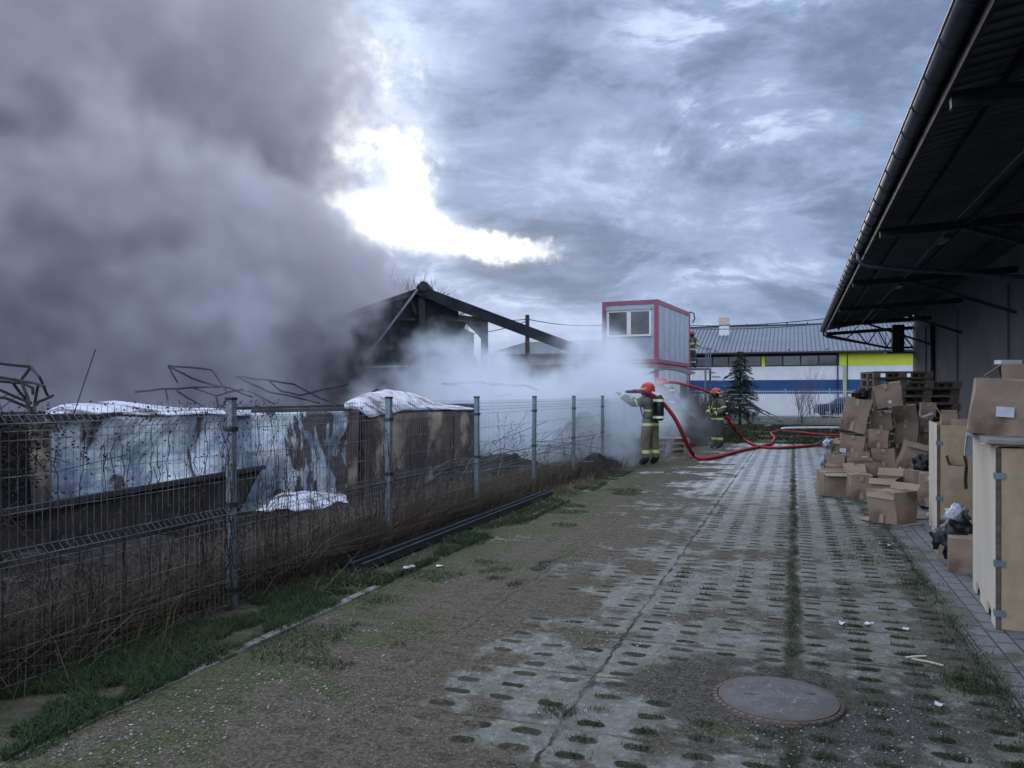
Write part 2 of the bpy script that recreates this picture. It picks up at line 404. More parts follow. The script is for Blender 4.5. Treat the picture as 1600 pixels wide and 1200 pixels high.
    col = mix(nt, st2 * soilm.max(.3), col, (.34, .33, .31))
    col = mix(nt, noi(nt, v, 75, 4, .8).ss(.55, .66) * .55, col, (.02, .019, .016))
    nt.links.new(col, b.inputs['Base Color'])
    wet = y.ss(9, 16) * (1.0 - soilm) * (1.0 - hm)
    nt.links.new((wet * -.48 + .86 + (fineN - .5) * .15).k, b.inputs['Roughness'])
    nt.links.new(((1.0 - soilm) * (1.0 - hm) * .45 + .06).k, b.inputs['Specular IOR Level'])
    h = hm * -1.4 + soilm * .18 + fineN * .5 + med * .35 + st * .5 + pit * .12
    bump(nt, b, h, .75, .028); return m
def paver_material():
    m, nt, b = newmat('grey_block_paving'); v = tcoord(nt); x, y, z = sep(nt, v)
    row = (x / .125).floor(); u = (x / .125).fract(); q = (y / .25 + (row * .5).fract()).fract()
    wob = noi(nt, v, 20, 3) - .5; f = noi(nt, v, 60, 4, .7)
    jx = ((u - .5).abs() + wob * .05).ss(.44, .475); jy = ((q - .5).abs() + wob * .02).ss(.455, .475)
    j = jx.max(jy)
    cell = noi(nt, comb(nt, row * 3.7, (y / .25 + (row * .5).fract()).floor() * 5.3, 0.0), .9, 1)
    col = mix(nt, f.ss(.3, .7), (.125, .130, .150), (.085, .09, .105))
    col = mix(nt, cell.ss(.35, .65) * .45, col, (.165, .165, .175))
    moss = (noi(nt, v, 2.2, 5, .65) + x.ss(1.5, 1.1) * .16).ss(.60, .70)
    col = mix(nt, moss * .8, col, (.042, .050, .026))
    col = mix(nt, j, col, (.022, .024, .018))
    nt.links.new(col, b.inputs['Base Color']); b.inputs['Roughness'].default_value = .72
    bump(nt, b, j * -1.0 + f * .15, .7, .012); return m
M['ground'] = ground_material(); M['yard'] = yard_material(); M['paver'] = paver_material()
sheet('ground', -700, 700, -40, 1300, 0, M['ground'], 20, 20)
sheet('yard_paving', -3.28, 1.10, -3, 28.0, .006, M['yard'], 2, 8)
sheet('footpath', 1.10, 5.42, -3, 42.5, .010, M['paver'], 2, 8)
sheet('side_street', -30, 40, 56.5, 63.9, .012, M['asphalt'])
sheet('asphalt_apron', -.6, 5.4, 29.0, 33.0, .008, M['asphalt'])

M['kerb'] = mat('old_kerb_concrete', (.19, .195, .19), (.10, .105, .085), 5, .85, bs=.5, bscale=40, c3=(.05, .06, .03), s3=6, t3=(.5, .6))
# kerb on the left edge of the yard: long stones, each a part of one kerb
kb = tag(empty('kerb_edging', T(-3.34, 0)), kind='structure'); yarded(kb)
kr = random.Random(3)
s0 = -1.0
while s0 < 17:
    L = 1.0; b_ = MB()
    if not (5.35 < s0 < 6.1 or 6.9 < s0 < 8.1 or 8.2 < s0 < 9.1 or 11 < s0 < 12.1 or 13.5 < s0 < 14.2):
        ys = np.linspace(s0 + .006, s0 + L - .006, 14)
        h0 = .012 + kr.uniform(-.006, .010); dx0 = kr.uniform(-.012, .012)
        vs = []
        for yy in ys:
            e = .008 * mnoise.noise(Vector((yy * 6, s0, 0))); e2 = .010 * mnoise.noise(Vector((yy * 5, s0, 7)))
            vs += [(-.034 + dx0 + e, yy, -.02), (-.030 + dx0 + e, yy, h0), (.030 + dx0 + e2, yy, h0 - .004), (.036 + dx0 + e2, yy, -.02)]
        fs = []
        for i in range(13):
            for j in range(3): a = i * 4 + j; fs.append((a, a + 4, a + 5, a + 1))
        fs += [(0, 1, 2, 3), (52, 55, 54, 53)]
        b_.add(vs, fs); b_.build('kerb_stone', M['kerb'], kb)
    s0 += L

# ------------------------------------------------------------------ scattered grass and weeds (uncountable)
def blades(name, P, H, W, lean, m, parent=None, seed=1, bend=.5):
    """P: n x 3 bases; each blade a bent two-segment strip"""
    rg = np.random.default_rng(seed); n = len(P)
    a = rg.uniform(0, 2 * PI, n); H = H * rg.uniform(.5, 1.25, n); W = W * rg.uniform(.6, 1.3, n)
    d = np.stack([np.cos(a), np.sin(a), np.zeros(n)], 1); side = np.stack([-np.sin(a), np.cos(a), np.zeros(n)], 1)
    yaw = rg.uniform(0, 2 * PI, n); side = np.stack([np.cos(yaw), np.sin(yaw), np.zeros(n)], 1)
    ln = (lean * rg.uniform(.1, 1.3, n))[:, None]; up = np.array([0, 0, 1.0])
    m1 = P + up * (H * .55)[:, None] + d * ln * (H * .30)[:, None]
    tp = P + up * (H * (1 - bend * rg.uniform(0, .5, n) * np.minimum(ln[:, 0], 1)))[:, None] + d * ln * (H * .95)[:, None]
    Wc = W[:, None]
    V = np.stack([P - side * Wc * .5, P + side * Wc * .5, m1 - side * Wc * .38, m1 + side * Wc * .38, tp - side * Wc * .1, tp + side * Wc * .1], 1).reshape(-1, 3)
    o = np.arange(n)[:, None] * 6
    Fq = np.concatenate([o + np.array([0, 1, 3, 2]), o + np.array([2, 3, 5, 4])], 0)
    ob = npmesh(name, V, Fq, m, parent); return ob
def TT(t, s, z=None):
    t = np.asarray(t); s = np.asarray(s)
    return np.stack([ST * s + CT * t, CT * s - ST * t, np.zeros_like(t) if z is None else z], 1)
rg = np.random.default_rng(11)
def vn(t, s, f, seed=0):
    return np.array([mnoise.noise(Vector((a * f, b * f, seed))) for a, b in zip(t, s)])
def patch(n, t0, t1, s0, s1, f=.8, thr=0.0, seed=0, zp=None, pw=1.0):
    t = rg.uniform(t0, t1, n); s = s0 + (s1 - s0) * rg.uniform(0, 1, n) ** pw
    k = vn(t, s, f, seed) + .4 * vn(t, s, f * 3.1, seed + 5) > thr
    return t[k], s[k]
# green verge between kerb and fence
RA, RB = yard(G(548, 896)), yard(G(845, 778))
def offrail(t, s):
    tr = RA[0] + (RB[0] - RA[0]) * (s - RA[1]) / (RB[1] - RA[1]); k = (np.abs(t - tr) > .17) | (s < RA[1] - .1) | (s > RB[1] + .3); return t[k], s[k]
ts, ss_ = patch(80000, -4.2, -3.32, 2.4, 8.6, 1.5, -.12, 1, pw=1.2)
t2, s2 = patch(26000, -3.85, -3.2, 8.0, 17, .6, -.05, 2)
t3, s3 = patch(70000, -3.45, -2.2, 2.6, 17, .8, .25, 3, pw=1.2)
ts, ss_ = offrail(ts, ss_); t2, s2 = offrail(t2, s2)
P = TT(np.concatenate([ts, t2]), np.concatenate([ss_, s2]))
tag(blades('verge_grass', P, .055, .0045, 1.3, M['grass'], seed=2), 'short green grass along the foot of the mesh fence', 'grass', kind='stuff')
tag(blades('yard_moss_tufts', TT(t3, s3), .030, .005, 1.2, M['grass'], seed=3), 'low green tufts creeping over the left edge of the yard', 'grass', kind='stuff')
# tufts in slab holes and seams, right edge
tl, sl = [], []
for i in range(3000):
    s = 2.6 + 11 * rnd.random() ** 1.5; t = rnd.uniform(-1.05, 1.1)
    c = (math.floor(t / 1.08 * 4) + .5) * .27; r_ = (math.floor(s / .75 * 4) + .5) * .1875
    if mnoise.noise(Vector((c * .9, r_ * .9, 4))) + .45 * (c > .3) + .1 < rnd.uniform(.05, .5): continue
    for q in range(9): tl.append(c + rnd.gauss(0, .035)); sl.append(r_ + rnd.gauss(0, .018))
for i in range(4500):
    s = 2.8 + 14 * rnd.random() ** 1.3
    if mnoise.noise(Vector((s * 2.1, 3, 2))) > -.05: tl.append(rnd.gauss(0.02 * math.sin(s * 3), .020)); sl.append(s)
for i in range(7500):
    s = 2.6 + 14 * rnd.random() ** 1.4
    if mnoise.noise(Vector((s * 1.7, 0, 9))) > -.15: tl.append(rnd.gauss(1.07, .05)); sl.append(s)
for (c, r_, n, sp) in ((.93, 5.1, 900, .11), (1.02, 5.0, 500, .09), (.85, 3.7, 300, .08), (.35, 3.3, 300, .08), (.6, 8.6, 500, .16), (.85, 9.4, 500, .2), (-1.15, 3.95, 260, .05), (-2.5, 6.6, 160, .04), (1.0, 7.6, 300, .1), (-3.1, 5.6, 380, .09), (-2.85, 7.2, 260, .07)):
    for i in range(n): tl.append(rnd.gauss(c, sp)); sl.append(rnd.gauss(r_, sp))
P = TT(np.array(tl), np.array(sl)); P[:, 2] = .004
tag(blades('slab_weeds', P, .024, .0045, 1.1, M['grass'], seed=5), 'small weeds growing in the slab holes and seams', 'weeds', kind='stuff')
# far lawn
t, s = patch(26000, -6, 3.2, 27.8, 45, .5, -.25, 8)
P = TT(t, s); P = P[(P[:, 0] / P[:, 1] > .16)]
M['lawn'] = mat('dull_lawn', (.040, .056, .026), (.062, .062, .036), 1.2, .8, bs=0, rand=.6)
tag(blades('far_lawn', P, .10, .03, .8, M['lawn'], seed=6), 'rough green lawn beyond the slabs', 'grass', kind='stuff')
# dry grass and brambles along the fence
def band(n, s0, s1, tm, sd, pw=1.0):
    s = s0 + (s1 - s0) * rg.uniform(0, 1, n) ** pw; t = rg.normal(tm, sd, n); return t, s
t, s = band(30000, 2.6, 11.0, -4.34, .16); t = t - .22 * (s < 5.6); t, s = offrail(t, s); P = TT(t, s)
tag(blades('dry_brambles', P, .34, .005, 1.8, M['drystalk'], seed=7), 'dark brown dead brambles tangled along the near fence foot', 'brambles', kind='stuff')
t, s = band(15000, 7.0, 14.8, -4.26, .14); t, s = offrail(t, s); P = TT(t, s)
tag(blades('dry_tall_grass', P, .34, .007, .9, M['drygrass'], seed=8), 'straw coloured dry grass round the middle fence posts', 'dry grass', kind='stuff')
t, s = band(5200, 2.8, 11.5, -4.40, .22); P = TT(t, s)
tag(blades('pale_dead_stems', P, .46, .004, 1.9, M['drygrass'], seed=19), 'thin pale dead stems mixed into the brambles at the fence foot', 'dead stems', kind='stuff')
t, s = band(5000, 5.5, 19, -3.85, .22); t, s = offrail(t, s); P = TT(t, s)
tag(blades('dry_litter_grass', P, .09, .007, 2.2, M['drygrass'], seed=9), 'flattened dry grass litter beside the kerb', 'dry grass', kind='stuff')
t, s = band(2600, 14.0, 21, -4.05, .25); P = TT(t, s)
tag(blades('trampled_weeds', P, .30, .008, 1.4, M['drystalk'], seed=10), 'dark trampled weeds at the far end of the fence', 'weeds', kind='stuff')

# crumbs, stones: uncountable gravel as geometry
def gravel(name, n, seed, t0, t1, s0, s1, r0, r1, m, label, thr=-.1, pw=1.6):
    r = np.random.default_rng(seed); t = r.uniform(t0, t1, n); s = s0 + (s1 - s0) * r.uniform(0, 1, n) ** pw
    k = vn(t, s, .9, seed) > thr; t = t[k]; s = s[k]; n = len(t); P = TT(t, s); P[:, 2] = .008
    ico = np.array([(1, 0, 0), (-1, 0, 0), (0, 1, 0), (0, -1, 0), (0, 0, 1), (0, 0, -.6)], float)
    fc = np.array([(0, 2, 4), (2, 1, 4), (1, 3, 4), (3, 0, 4), (2, 0, 5), (1, 2, 5), (3, 1, 5), (0, 3, 5)])
    rad = r0 + (r1 - r0) * r.uniform(0, 1, n) ** 3
    V = ico[None] * rad[:, None, None] * r.uniform(.5, 1.3, (n, 6, 1)) * np.array([1, 1, .55])
    a = r.uniform(0, 6.28, n); ca, sa = np.cos(a), np.sin(a)
    Vx = V[:, :, 0] * ca[:, None] - V[:, :, 1] * sa[:, None]; Vy = V[:, :, 0] * sa[:, None] + V[:, :, 1] * ca[:, None]
    V = np.stack([Vx, Vy, V[:, :, 2]], 2) + P[:, None, :]
    Fq = (np.arange(n)[:, None, None] * 6 + fc[None]).reshape(-1, 3)
    return tag(npmesh(name, V.reshape(-1, 3), Fq, m), label, 'gravel', kind='stuff')
M['stone'] = mat('pale_stone', (.42, .415, .40), (.26, .255, .245), 9, .8, bs=0, rand=1.0)
gravel('yard_gravel', 15000, 21, -3.2, 1.15, 2.7, 12, .003, .013, M['stone'], 'pale grit and small stones strewn over the yard', thr=.05)
M['leaf_litter'] = mat('leaf_litter', (.12, .085, .05), (.06, .045, .03), 9, .9, bs=0, rand=.9)
gravel('leaf_litter', 6000, 22, -4.0, -1.2, 2.7, 13, .002, .007, M['leaf_litter'], 'brown leaf crumbs on the soil at the left of the yard')

tb = MB(); tr_ = random.Random(44)
for i in range(420):
    s = 2.7 + 10 * tr_.random() ** 1.6; t = tr_.uniform(-3.9, 1.0); a = tr_.uniform(0, PI); L = tr_.uniform(.02, .10); p = T(t, s, .012)
    q = p + Vector((math.cos(a) * L, math.sin(a) * L, tr_.uniform(-.004, .012))); m_ = (p + q) / 2 + Vector((tr_.gauss(0, .006), tr_.gauss(0, .006), .004)); tb.bar(p, m_, tr_.uniform(.0015, .004), .002).bar(m_, q, .002, .002)
tag(tb.build('twig_litter', M['drygrass']), 'tiny straws and twigs strewn over the yard', 'twigs', kind='stuff')

# ------------------------------------------------------------------ manhole
mh = empty('manhole_cover', G(1215, 1097), -TH, 'round concrete and iron manhole cover set in the near slabs', 'manhole cover'); mh.scale = (.91, .91, 1)
def disc(rs, zs, n=64):
    v = []; f = []
    for r, z in zip(rs, zs): v += [(r * math.cos(2 * PI * j / n), r * math.sin(2 * PI * j / n), z) for j in range(n)]
    for i in range(len(rs) - 1):
        for j in range(n): a = i * n + j; b2 = i * n + (j + 1) % n; f.append((a, b2, b2 + n, a + n))
    f.append(tuple(range((len(rs) - 1) * n, len(rs) * n))); return v, f
M['lidrim'] = mat('rusty_iron_rim', (.13, .10, .085), (.075, .062, .055), 8, .7, .3, c3=(.16, .085, .05), s3=6)
m_, nt_, b_ = newmat('worn_concrete_lid'); v_ = tcoord(nt_); x_, y_, z_ = sep(nt_, v_); rd_ = (x_ * x_ + y_ * y_).pow(.5)
n5 = noi(nt_, v_, 6, 6, .7); n40 = noi(nt_, v_, 45, 5, .75); n15 = noi(nt_, v_, 16, 5, .7, .5)
cl = mix(nt_, n5.ss(.35, .65), (.115, .112, .118), (.072, .07, .075)); cl = mix(nt_, n40.ss(.5, .6) * .6, cl, (.055, .056, .062)); cl = mix(nt_, n15.ss(.58, .66) * .6, cl, (.20, .20, .205))
cl = mix(nt_, (rd_ + (n15 - .5) * .12).ss(.26, .34) * .8, cl, (.085, .066, .054))
nt_.links.new(cl, b_.inputs['Base Color']); b_.inputs['Roughness'].default_value = .75; b_.inputs['Specular IOR Level'].default_value = .25
bump(nt_, b_, n40 + n15 * .8, .7, .006); M['lid'] = m_
v, f = disc([.372, .366, .345, .343], [.0, .020, .024, .016]); MB().add(v, f[:-1]).build('rim', M['lidrim'], mh)
v, f = disc([.340, .338, .30, .10, .04], [.0, .026, .030, .031, .0315]); lid = MB().add(v, f).build('lid', M['lid'], mh)
for a in range(46):
    an = a * 2 * PI / 46
    if math.sin(an) < .45: MB().bar((.350 * math.cos(an), .350 * math.sin(an), .0255), (.364 * math.cos(an), .364 * math.sin(an), .0225), .012, .005).build('rim_rib', M['lidrim'], mh)
MB().box((-.19, -.02, .0305), (-.12, -.006, .033)).build('lifting_slot', M['black'], mh)
MB().box((.17, .10, .0305), (.21, .116, .033)).build('lifting_slot', M['black'], mh)

# ------------------------------------------------------------------ loose sticks and bits on the ground
def stick(name, a, b, w_, label, m='splinter', cat='wood scrap', group=None, z=.014):
    a = Vector(a); b = Vector(b); a.z = z; b.z = z + .006; mid = (a + b) / 2 + Vector((.006, -.004, .004))
    o = MB().bar(a, mid, w_, .008).bar(mid, b, w_ * .8, .007).build(name, M[m]); return tag(o, label, cat, group)
stick('wood_sliver', G(1415, 1031), G(1447, 1030), .018, 'straight pale wood sliver, upper leg of the V of sticks right of the manhole', group='wood slivers')
stick('wood_sliver', G(1425, 1033), G(1474, 1045), .016, 'pale wood sliver slanting down right, lower leg of the V of sticks', group='wood slivers')
stick('wood_sliver', G(943, 745), G(962, 750), .05, 'pale broken lath on the verge by the kerb near the far posts', group='wood slivers')
stick('wood_sliver', G(958, 748), G(972, 748), .04, 'short pale lath touching the broken lath on the verge', group='wood slivers')
def scrap(px, py, r, label, m='label', cat='litter', seed=0, name='paper_scrap'):
    p = G(px, py); rr = random.Random(seed); n = 9; vs = []
    for i in range(n):
        a = 2 * PI * i / n; k_ = r * rr.uniform(.55, 1.1); vs.append((p.x + k_ * math.cos(a), p.y + k_ * math.sin(a), .014 + rr.uniform(0, .02)))
    vs.append((p.x, p.y, .014 + r * .35)); o = MB().add(vs, [(i, (i + 1) % n, n) for i in range(n)]).build(name, M[m], solid=.002)
    return tag(o, label, cat, 'scraps lying on the ground')
scrap(1316, 978, .030, 'left of two pale flat scraps on the slabs right of the mossy seam', seed=1)
scrap(1357, 979, .032, 'right of two pale flat scraps on the slabs right of the mossy seam', seed=2)
scrap(1415, 987, .028, 'pale scrap on the slabs nearest the footpath edge', seed=3)
scrap(1470, 1107, .030, 'bluish white crumpled scrap on the slabs below the weed clump', seed=4)
scrap(640, 890, .06, 'white crumpled scrap beside the black rails', seed=5)
scrap(686, 888, .04, 'small white scrap on grass right of the black rails', seed=6)
scrap(1503, 752 + 130, .04, 'white plastic scrap by the cardboard box between the crates', seed=7)
scrap(30, 1030, .13, 'large dirty white sheet caught under the near fence', seed=8, m='bagwhite')
scrap(300, 945, .08, 'pale plastic scrap in the brambles left of the nearest post', seed=9, m='bagwhite')
scrap(165, 1005, .06, 'small bluish scrap among brambles under the near fence', seed=10, m='bagwhite')
# ------------------------------------------------------------------ mesh fence
TF = -4.07
S1 = yard(at(363, 900, 6.1))[1]            # first visible post
SP = [S1 + 2.508 * k for k in range(-1, 8)]
fence = empty('mesh_fence', T(TF, SP[0]), 0, 'grey welded wire mesh fence with folded panels and square posts beside the yard', 'fence')
yarded(fence)
FH = 1.60
def one_post():
    p = MB().box((-.03, -.03, 0), (.03, .03, FH)).build('post', M['galv'], fence, bevel=.004)
    MB().box((-.034, -.034, FH), (.034, .034, FH + .022)).build('post_cap', M['black'], p, bevel=.004)
    for z in (.12, .78, 1.36): MB().box((-.036, -.036, z), (.036, .036, z + .035)).build('clamp', M['darktrim'], p)
    return p
post0 = one_post(); post0.location = (0, 0, 0)
for k in range(1, 9):
    q = copy_tree(post0, fence); q.location = (0, SP[k] - SP[0], 0)
    q.rotation_euler = (R(rnd.uniform(-.5, .5)), R(rnd.uniform(-.5, .5)), 0)
# one panel: vertical wires with two V folds, doubled horizontals at the folds
def panel():
    b_ = MB(); L = 2.44; f = .045
    prof = [(0, .03), (0, .70), (f, .745), (0, .79), (0, 1.44), (f, 1.485), (0, 1.53), (0, 1.575)]
    n = 49
    for i in range(n):
        y = .035 + i * (L / (n - 1)); j = rnd.uniform(-.002, .002)
        b_.tube([(x + .033, y + j, z) for x, z in prof], .0019, 3, False)
    for z, x in ((.05, 0), (.24, 0), (.44, 0), (.64, 0), (.70, 0), (.745, f), (.79, 0), (.99, 0), (1.19, 0), (1.39, 0), (1.44, 0), (1.485, f), (1.53, 0)):
        b_.tube([(x + .029, .02, z), (x + .031, 1.25, z - .003), (x + .029, L + .05, z)], .0027, 3, False)
    return b_.build('wire_panel', M['wire'], fence)
pan0 = panel()
for k in range(1, 8):
    q = pan0.copy(); C.objects.link(q); q.parent = fence; q.location = (0, SP[k] - SP[0], rnd.uniform(-.01, .01))

# dead vines climbing the near panels
vb = MB(); lf = []
vr = random.Random(5)
def vine(t, s, h, wig):
    pts = []; x = s; z = .02
    while z < h:
        pts.append(T(TF + .035 + vr.uniform(-.02, .02), x, z)); x += vr.gauss(0, wig); z += vr.uniform(.05, .10)
        if vr.random() < .75:
            c = pts[-1] + Vector((vr.uniform(-.03, .03), vr.uniform(-.03, .03), vr.uniform(-.03, .03))); lf.append(c)
    if len(pts) > 2: vb.tube(pts, .003, 3, False)
for i in range(170):
    s = vr.uniform(SP[0] + .5, SP[2] + .3) if vr.random() < .85 else vr.uniform(SP[2], SP[3])
    edge = abs(s - SP[1]) < .9
    vine(TF, s, vr.uniform(.5, 1.60) if edge else vr.uniform(.3, 1.4), .012)
for i in range(650):          # little dead leaves hanging in the top of the mesh
    s = vr.uniform(SP[0] + .7, SP[1] + .6); lf.append(T(TF + vr.uniform(-.03, .05), s, 1.60 - abs(vr.gauss(0, .20))))
for i in range(3800):          # thick mat at the far left
    s = SP[0] + .25 + abs(vr.gauss(0, .30)); lf.append(T(TF + vr.uniform(-.12, .03), s + .1, 1.54 - abs(vr.gauss(0, .22))))
for c in lf:
    a = Vector((vr.uniform(-1, 1), vr.uniform(-1, 1), vr.uniform(-1, 1))).normalized() * vr.uniform(.006, .015)
    bb = a.cross(Vector((vr.uniform(-1, 1), vr.uniform(-1, 1), vr.uniform(-1, 1)))).normalized() * vr.uniform(.004, .010)
    vb.quad(c - a, c + bb, c + a, c - bb)
for i in range(520):          # tangled horizontal stems on the ivy side
    s = SP[0] + .3 + abs(vr.gauss(0, .35)); z = vr.uniform(.05, 1.52); d = vr.uniform(.05, .22)
    p = T(TF - vr.uniform(0, .12), s - .1, z); q = p + Vector((vr.gauss(0, d), vr.gauss(0, d), vr.gauss(0, d)))
    vb.bar(p, q, .004)
tag(vb.build('dead_vines', M['vine']), 'dead leafy vines climbing the near fence panels', 'vines', kind='stuff')
# taller single dry stalks
vb = MB()
for (px, Y, h, n) in ((790, 13.0, 1.25, 7), (812, 13.2, 1.1, 6), (850, 14.0, 1.15, 5), (884, 15.4, .9, 4), (560, 8.0, .75, 4), (735, 11.2, .95, 6), (650, 9.3, .8, 5), (120, 5.4, 1.0, 3), (700, 10.3, .8, 6), (920, 16.5, 1.2, 5), (330, 5.9, .9, 6)):
    for i in range(n):
        p = at(px + vr.uniform(-14, 14), 617, Y + vr.uniform(-.3, .3)); p.z = 0; a = vr.gauss(0, .22); hh = h * vr.uniform(.6, 1.1)
        pts = [p + Vector((a * hh * u * u, .05 * u, hh * u)) for u in (0, .3, .6, .85, 1)]
        vb.tube(pts, [.005, .004, .0035, .003, .002], 3, False)
        for u in (.5, .6, .7, .8, .9, .95):
            q = p + Vector((a * hh * u * u, .05 * u, hh * u)); r_ = q + Vector((vr.gauss(0, .06), vr.gauss(0, .05), vr.uniform(.02, .08))); vb.bar(q, r_, .003)
            vb.bar(r_, r_ + Vector((.012, 0, .015)), .010)
tag(vb.build('dry_stalks', M['drystalk']), 'tall dry seed stalks poking up between the fence posts', 'dry stalks', kind='stuff')

# two long black steel rails lying by the fence
p, q = G(548, 896), G(845, 778)
for k, (off, lab) in enumerate(((-.045, 'black steel channel rail lying by the fence, the one nearer the fence'), (.075, 'black steel channel rail with a bright edge, the one nearer the kerb'))):
    d = (q - p).normalized(); n_ = Vector((d.y, -d.x, 0)); a = p + n_ * off; b2 = q + n_ * off + d * (.25 * k)
    o = MB()
    m_ = Matrix.Translation(a) @ Matrix(((d.x, n_.x, 0, 0), (d.y, n_.y, 0, 0), (0, 0, 1, 0), (0, 0, 0, 1)))
    L = (b2 - a).length
    o.box((0, -.045, .02), (L, .045, .028), m_).box((0, -.045, .0285), (L, -.037, .10), m_).box((0, .037, .0285), (L, .045, .10), m_)
    r_ = o.build('steel_rail', M['darktrim']); tag(r_, lab, 'rail', 'black rails lying beside the fence')
    e_ = MB().box((0, .0455, .090), (L, .049, .104), m_).build('bright_lip', M['galv'], r_)  # pale metal strip along one edge of each rail

# ------------------------------------------------------------------ wrecks behind the fence
def crumple(c00, c10, c11, c01, nu, nv, amp, fr, seed, dirn, bulge=0, edge=0):
    """bilinear sheet with dents along dirn; returns verts, faces"""
    vs = []; fs = []
    c00, c10, c11, c01 = map(Vector, (c00, c10, c11, c01)); dirn = Vector(dirn).normalized()
    for j in range(nv + 1):
        for i in range(nu + 1):
            u = i / nu; v_ = j / nv
            p = c00 * (1 - u) * (1 - v_) + c10 * u * (1 - v_) + c11 * u * v_ + c01 * (1 - u) * v_
            s_ = p * fr + Vector((seed, seed * 2, 0))
            n_ = mnoise.noise(s_) + .5 * mnoise.noise(s_ * 2.3) + .25 * mnoise.noise(s_ * 5)
            p = p + dirn * (n_ * amp + bulge * math.sin(PI * u) * math.sin(PI * v_))
            if edge and (j == 0 or j == nv): p.z += edge * mnoise.noise(Vector((u * 7, seed, j)))
            vs.append(p)
    for j in range(nv):
        for i in range(nu): a = j * (nu + 1) + i; fs.append((a, a + 1, a + nu + 2, a + nu + 1))
    return vs, fs
nf = Vector((CT, -ST, 0))       # toward the yard
def P3(px, py, t):              # point on the vertical plane at yard offset t
    r = (px - 800) / F; s = (-(CT * t) - r * ST * t) / (ST - r * CT)
    Y = CT * s - ST * t; return Vector((r * Y, Y, CAMH - (py - HY) / F * Y))
ta = -6.2
A = empty('burnt_van_body', P3(300, 760, ta), 0, 'burnt silver van box body leaning behind the fence with bulging white roof', 'van body')
def bld(o_mb, name, m, parent, **k):
    ob = o_mb.build(name, m, parent, **k); 
    if parent: ob.matrix_parent_inverse = Matrix.Translation(-parent.location)
    return ob
bld(MB().add(*crumple(P3(76, 800, ta), P3(392, 742, ta), P3(392, 646, ta), P3(64, 652, ta), 60, 20, .055, 1.5, 1, nf, -.05)), 'side_panel', M['silver'], A, smooth=True, solid=.02)
bld(MB().add(*crumple(P3(366, 806, ta - .05), P3(558, 786, ta - .05), P3(558, 642, ta - .05), P3(366, 646, ta - .05), 44, 24, .08, 1.4, 4, nf, .05)), 'torn_side_panel', M['silver2'], A, smooth=True, solid=.02)
# bulging roof
def roofshell(pts_near, depth, m, parent, name, seed, rise=.0, amp=.03):
    vs = []; fs = []; nu = len(pts_near); nv = 10
    for j in range(nv + 1):
        v_ = j / nv
        for i, p in enumerate(pts_near):
            back = Vector((p['b'].x, p['b'].y, 0)).normalized() * depth
            b0 = p['b'] + (p['t'] - p['b']) * math.sin(min(1, v_ * 1.6) * PI / 2) if v_ < .62 else p['t'] + (p['b'] - p['t']) * ((v_ - .62) / .38) ** 2
            q = Vector(b0) + back * v_; n_ = mnoise.noise(q * 1.7 + Vector((seed, 0, 0))); q.z += n_ * amp; vs.append(q)
    for j in range(nv):
        for i in range(nu - 1): a = j * nu + i; fs.append((a, a + 1, a + nu + 1, a + nu))
    return bld(MB().add(vs, fs), name, m, parent, smooth=True, solid=.015)
def rp(px, yb, yt, t=ta): return {'b': P3(px, yb, t + .04), 't': P3(px, yt, t + .04)}
def smooth_pts(keys, n=28, t=ta):
    out = []
    xs = np.linspace(keys[0][0], keys[-1][0], n)
    for x in xs: out.append(rp(x, np.interp(x, [k[0] for k in keys], [k[1] for k in keys]), np.interp(x, [k[0] for k in keys], [k[2] for k in keys]), t))
    return out
roofshell(smooth_pts([(72, 654, 648), (95, 652, 637), (130, 650, 632), (180, 648, 629), (230, 649, 634), (280, 648, 641), (392, 648, 643)]), 1.9, M['ashwhite'], A, 'roof', 1, amp=.02)
bld(MB().bar(P3(0, 800, ta + .1), P3(76, 804, ta + .1), .05, .02).bar(P3(76, 804, ta + .06), P3(392, 746, ta + .06), .035, .02), 'bottom_trim', M['galv'], A)
bld(MB().bar(P3(70, 650, ta + .08), P3(140, 651, ta + .08), .05, .04).bar(P3(140, 651, ta + .08), P3(190, 646, ta + .08), .04, .03), 'gutter_strip', M['char'], A)
# dark underside and chassis
bld(MB().add(*crumple(P3(-60, 930, ta + .25), P3(372, 800, ta + .25), P3(410, 732, ta + .12), P3(-60, 812, ta + .12), 30, 8, .04, 1.2, 9, nf)), 'sooted_skirt', M['debris'], A, smooth=True, solid=.03)
bld(MB().bar(P3(-60, 812, ta + .2), P3(412, 730, ta + .15), .06, .05), 'chassis_beam', M['char'], A)
bld(MB().bar(P3(74, 652, ta - .02), P3(78, 800, ta - .02), .09, .06), 'corner_post', M['ashwhite'], A)
bld(MB().add(*crumple(P3(-120, 820, ta - .2), P3(66, 806, ta - .2), P3(64, 662, ta - .2), P3(-120, 662, ta - .2), 14, 10, .08, 1.2, 12, nf)), 'burnt_cab_side', M['chardark'], A, smooth=True, solid=.03)
bld(MB().bar(P3(60, 660, ta + .02), P3(66, 806, ta + .02), .12, .1), 'rusty_edge', M['rust'], A)

# loose white sheet in front of the torn panel
o = MB().add(*crumple(P3(400, 800, ta + .9), P3(545, 790, ta + .9), P3(540, 772, ta + .1), P3(440, 770, ta + .1), 30, 14, .05, 1.6, 3, (0, 0, 1), .10)).build('fallen_roof_sheet', M['ashwhite'], smooth=True, solid=.008)
tag(o, 'white crumpled metal sheet lying below the torn silver panel', 'metal sheet')

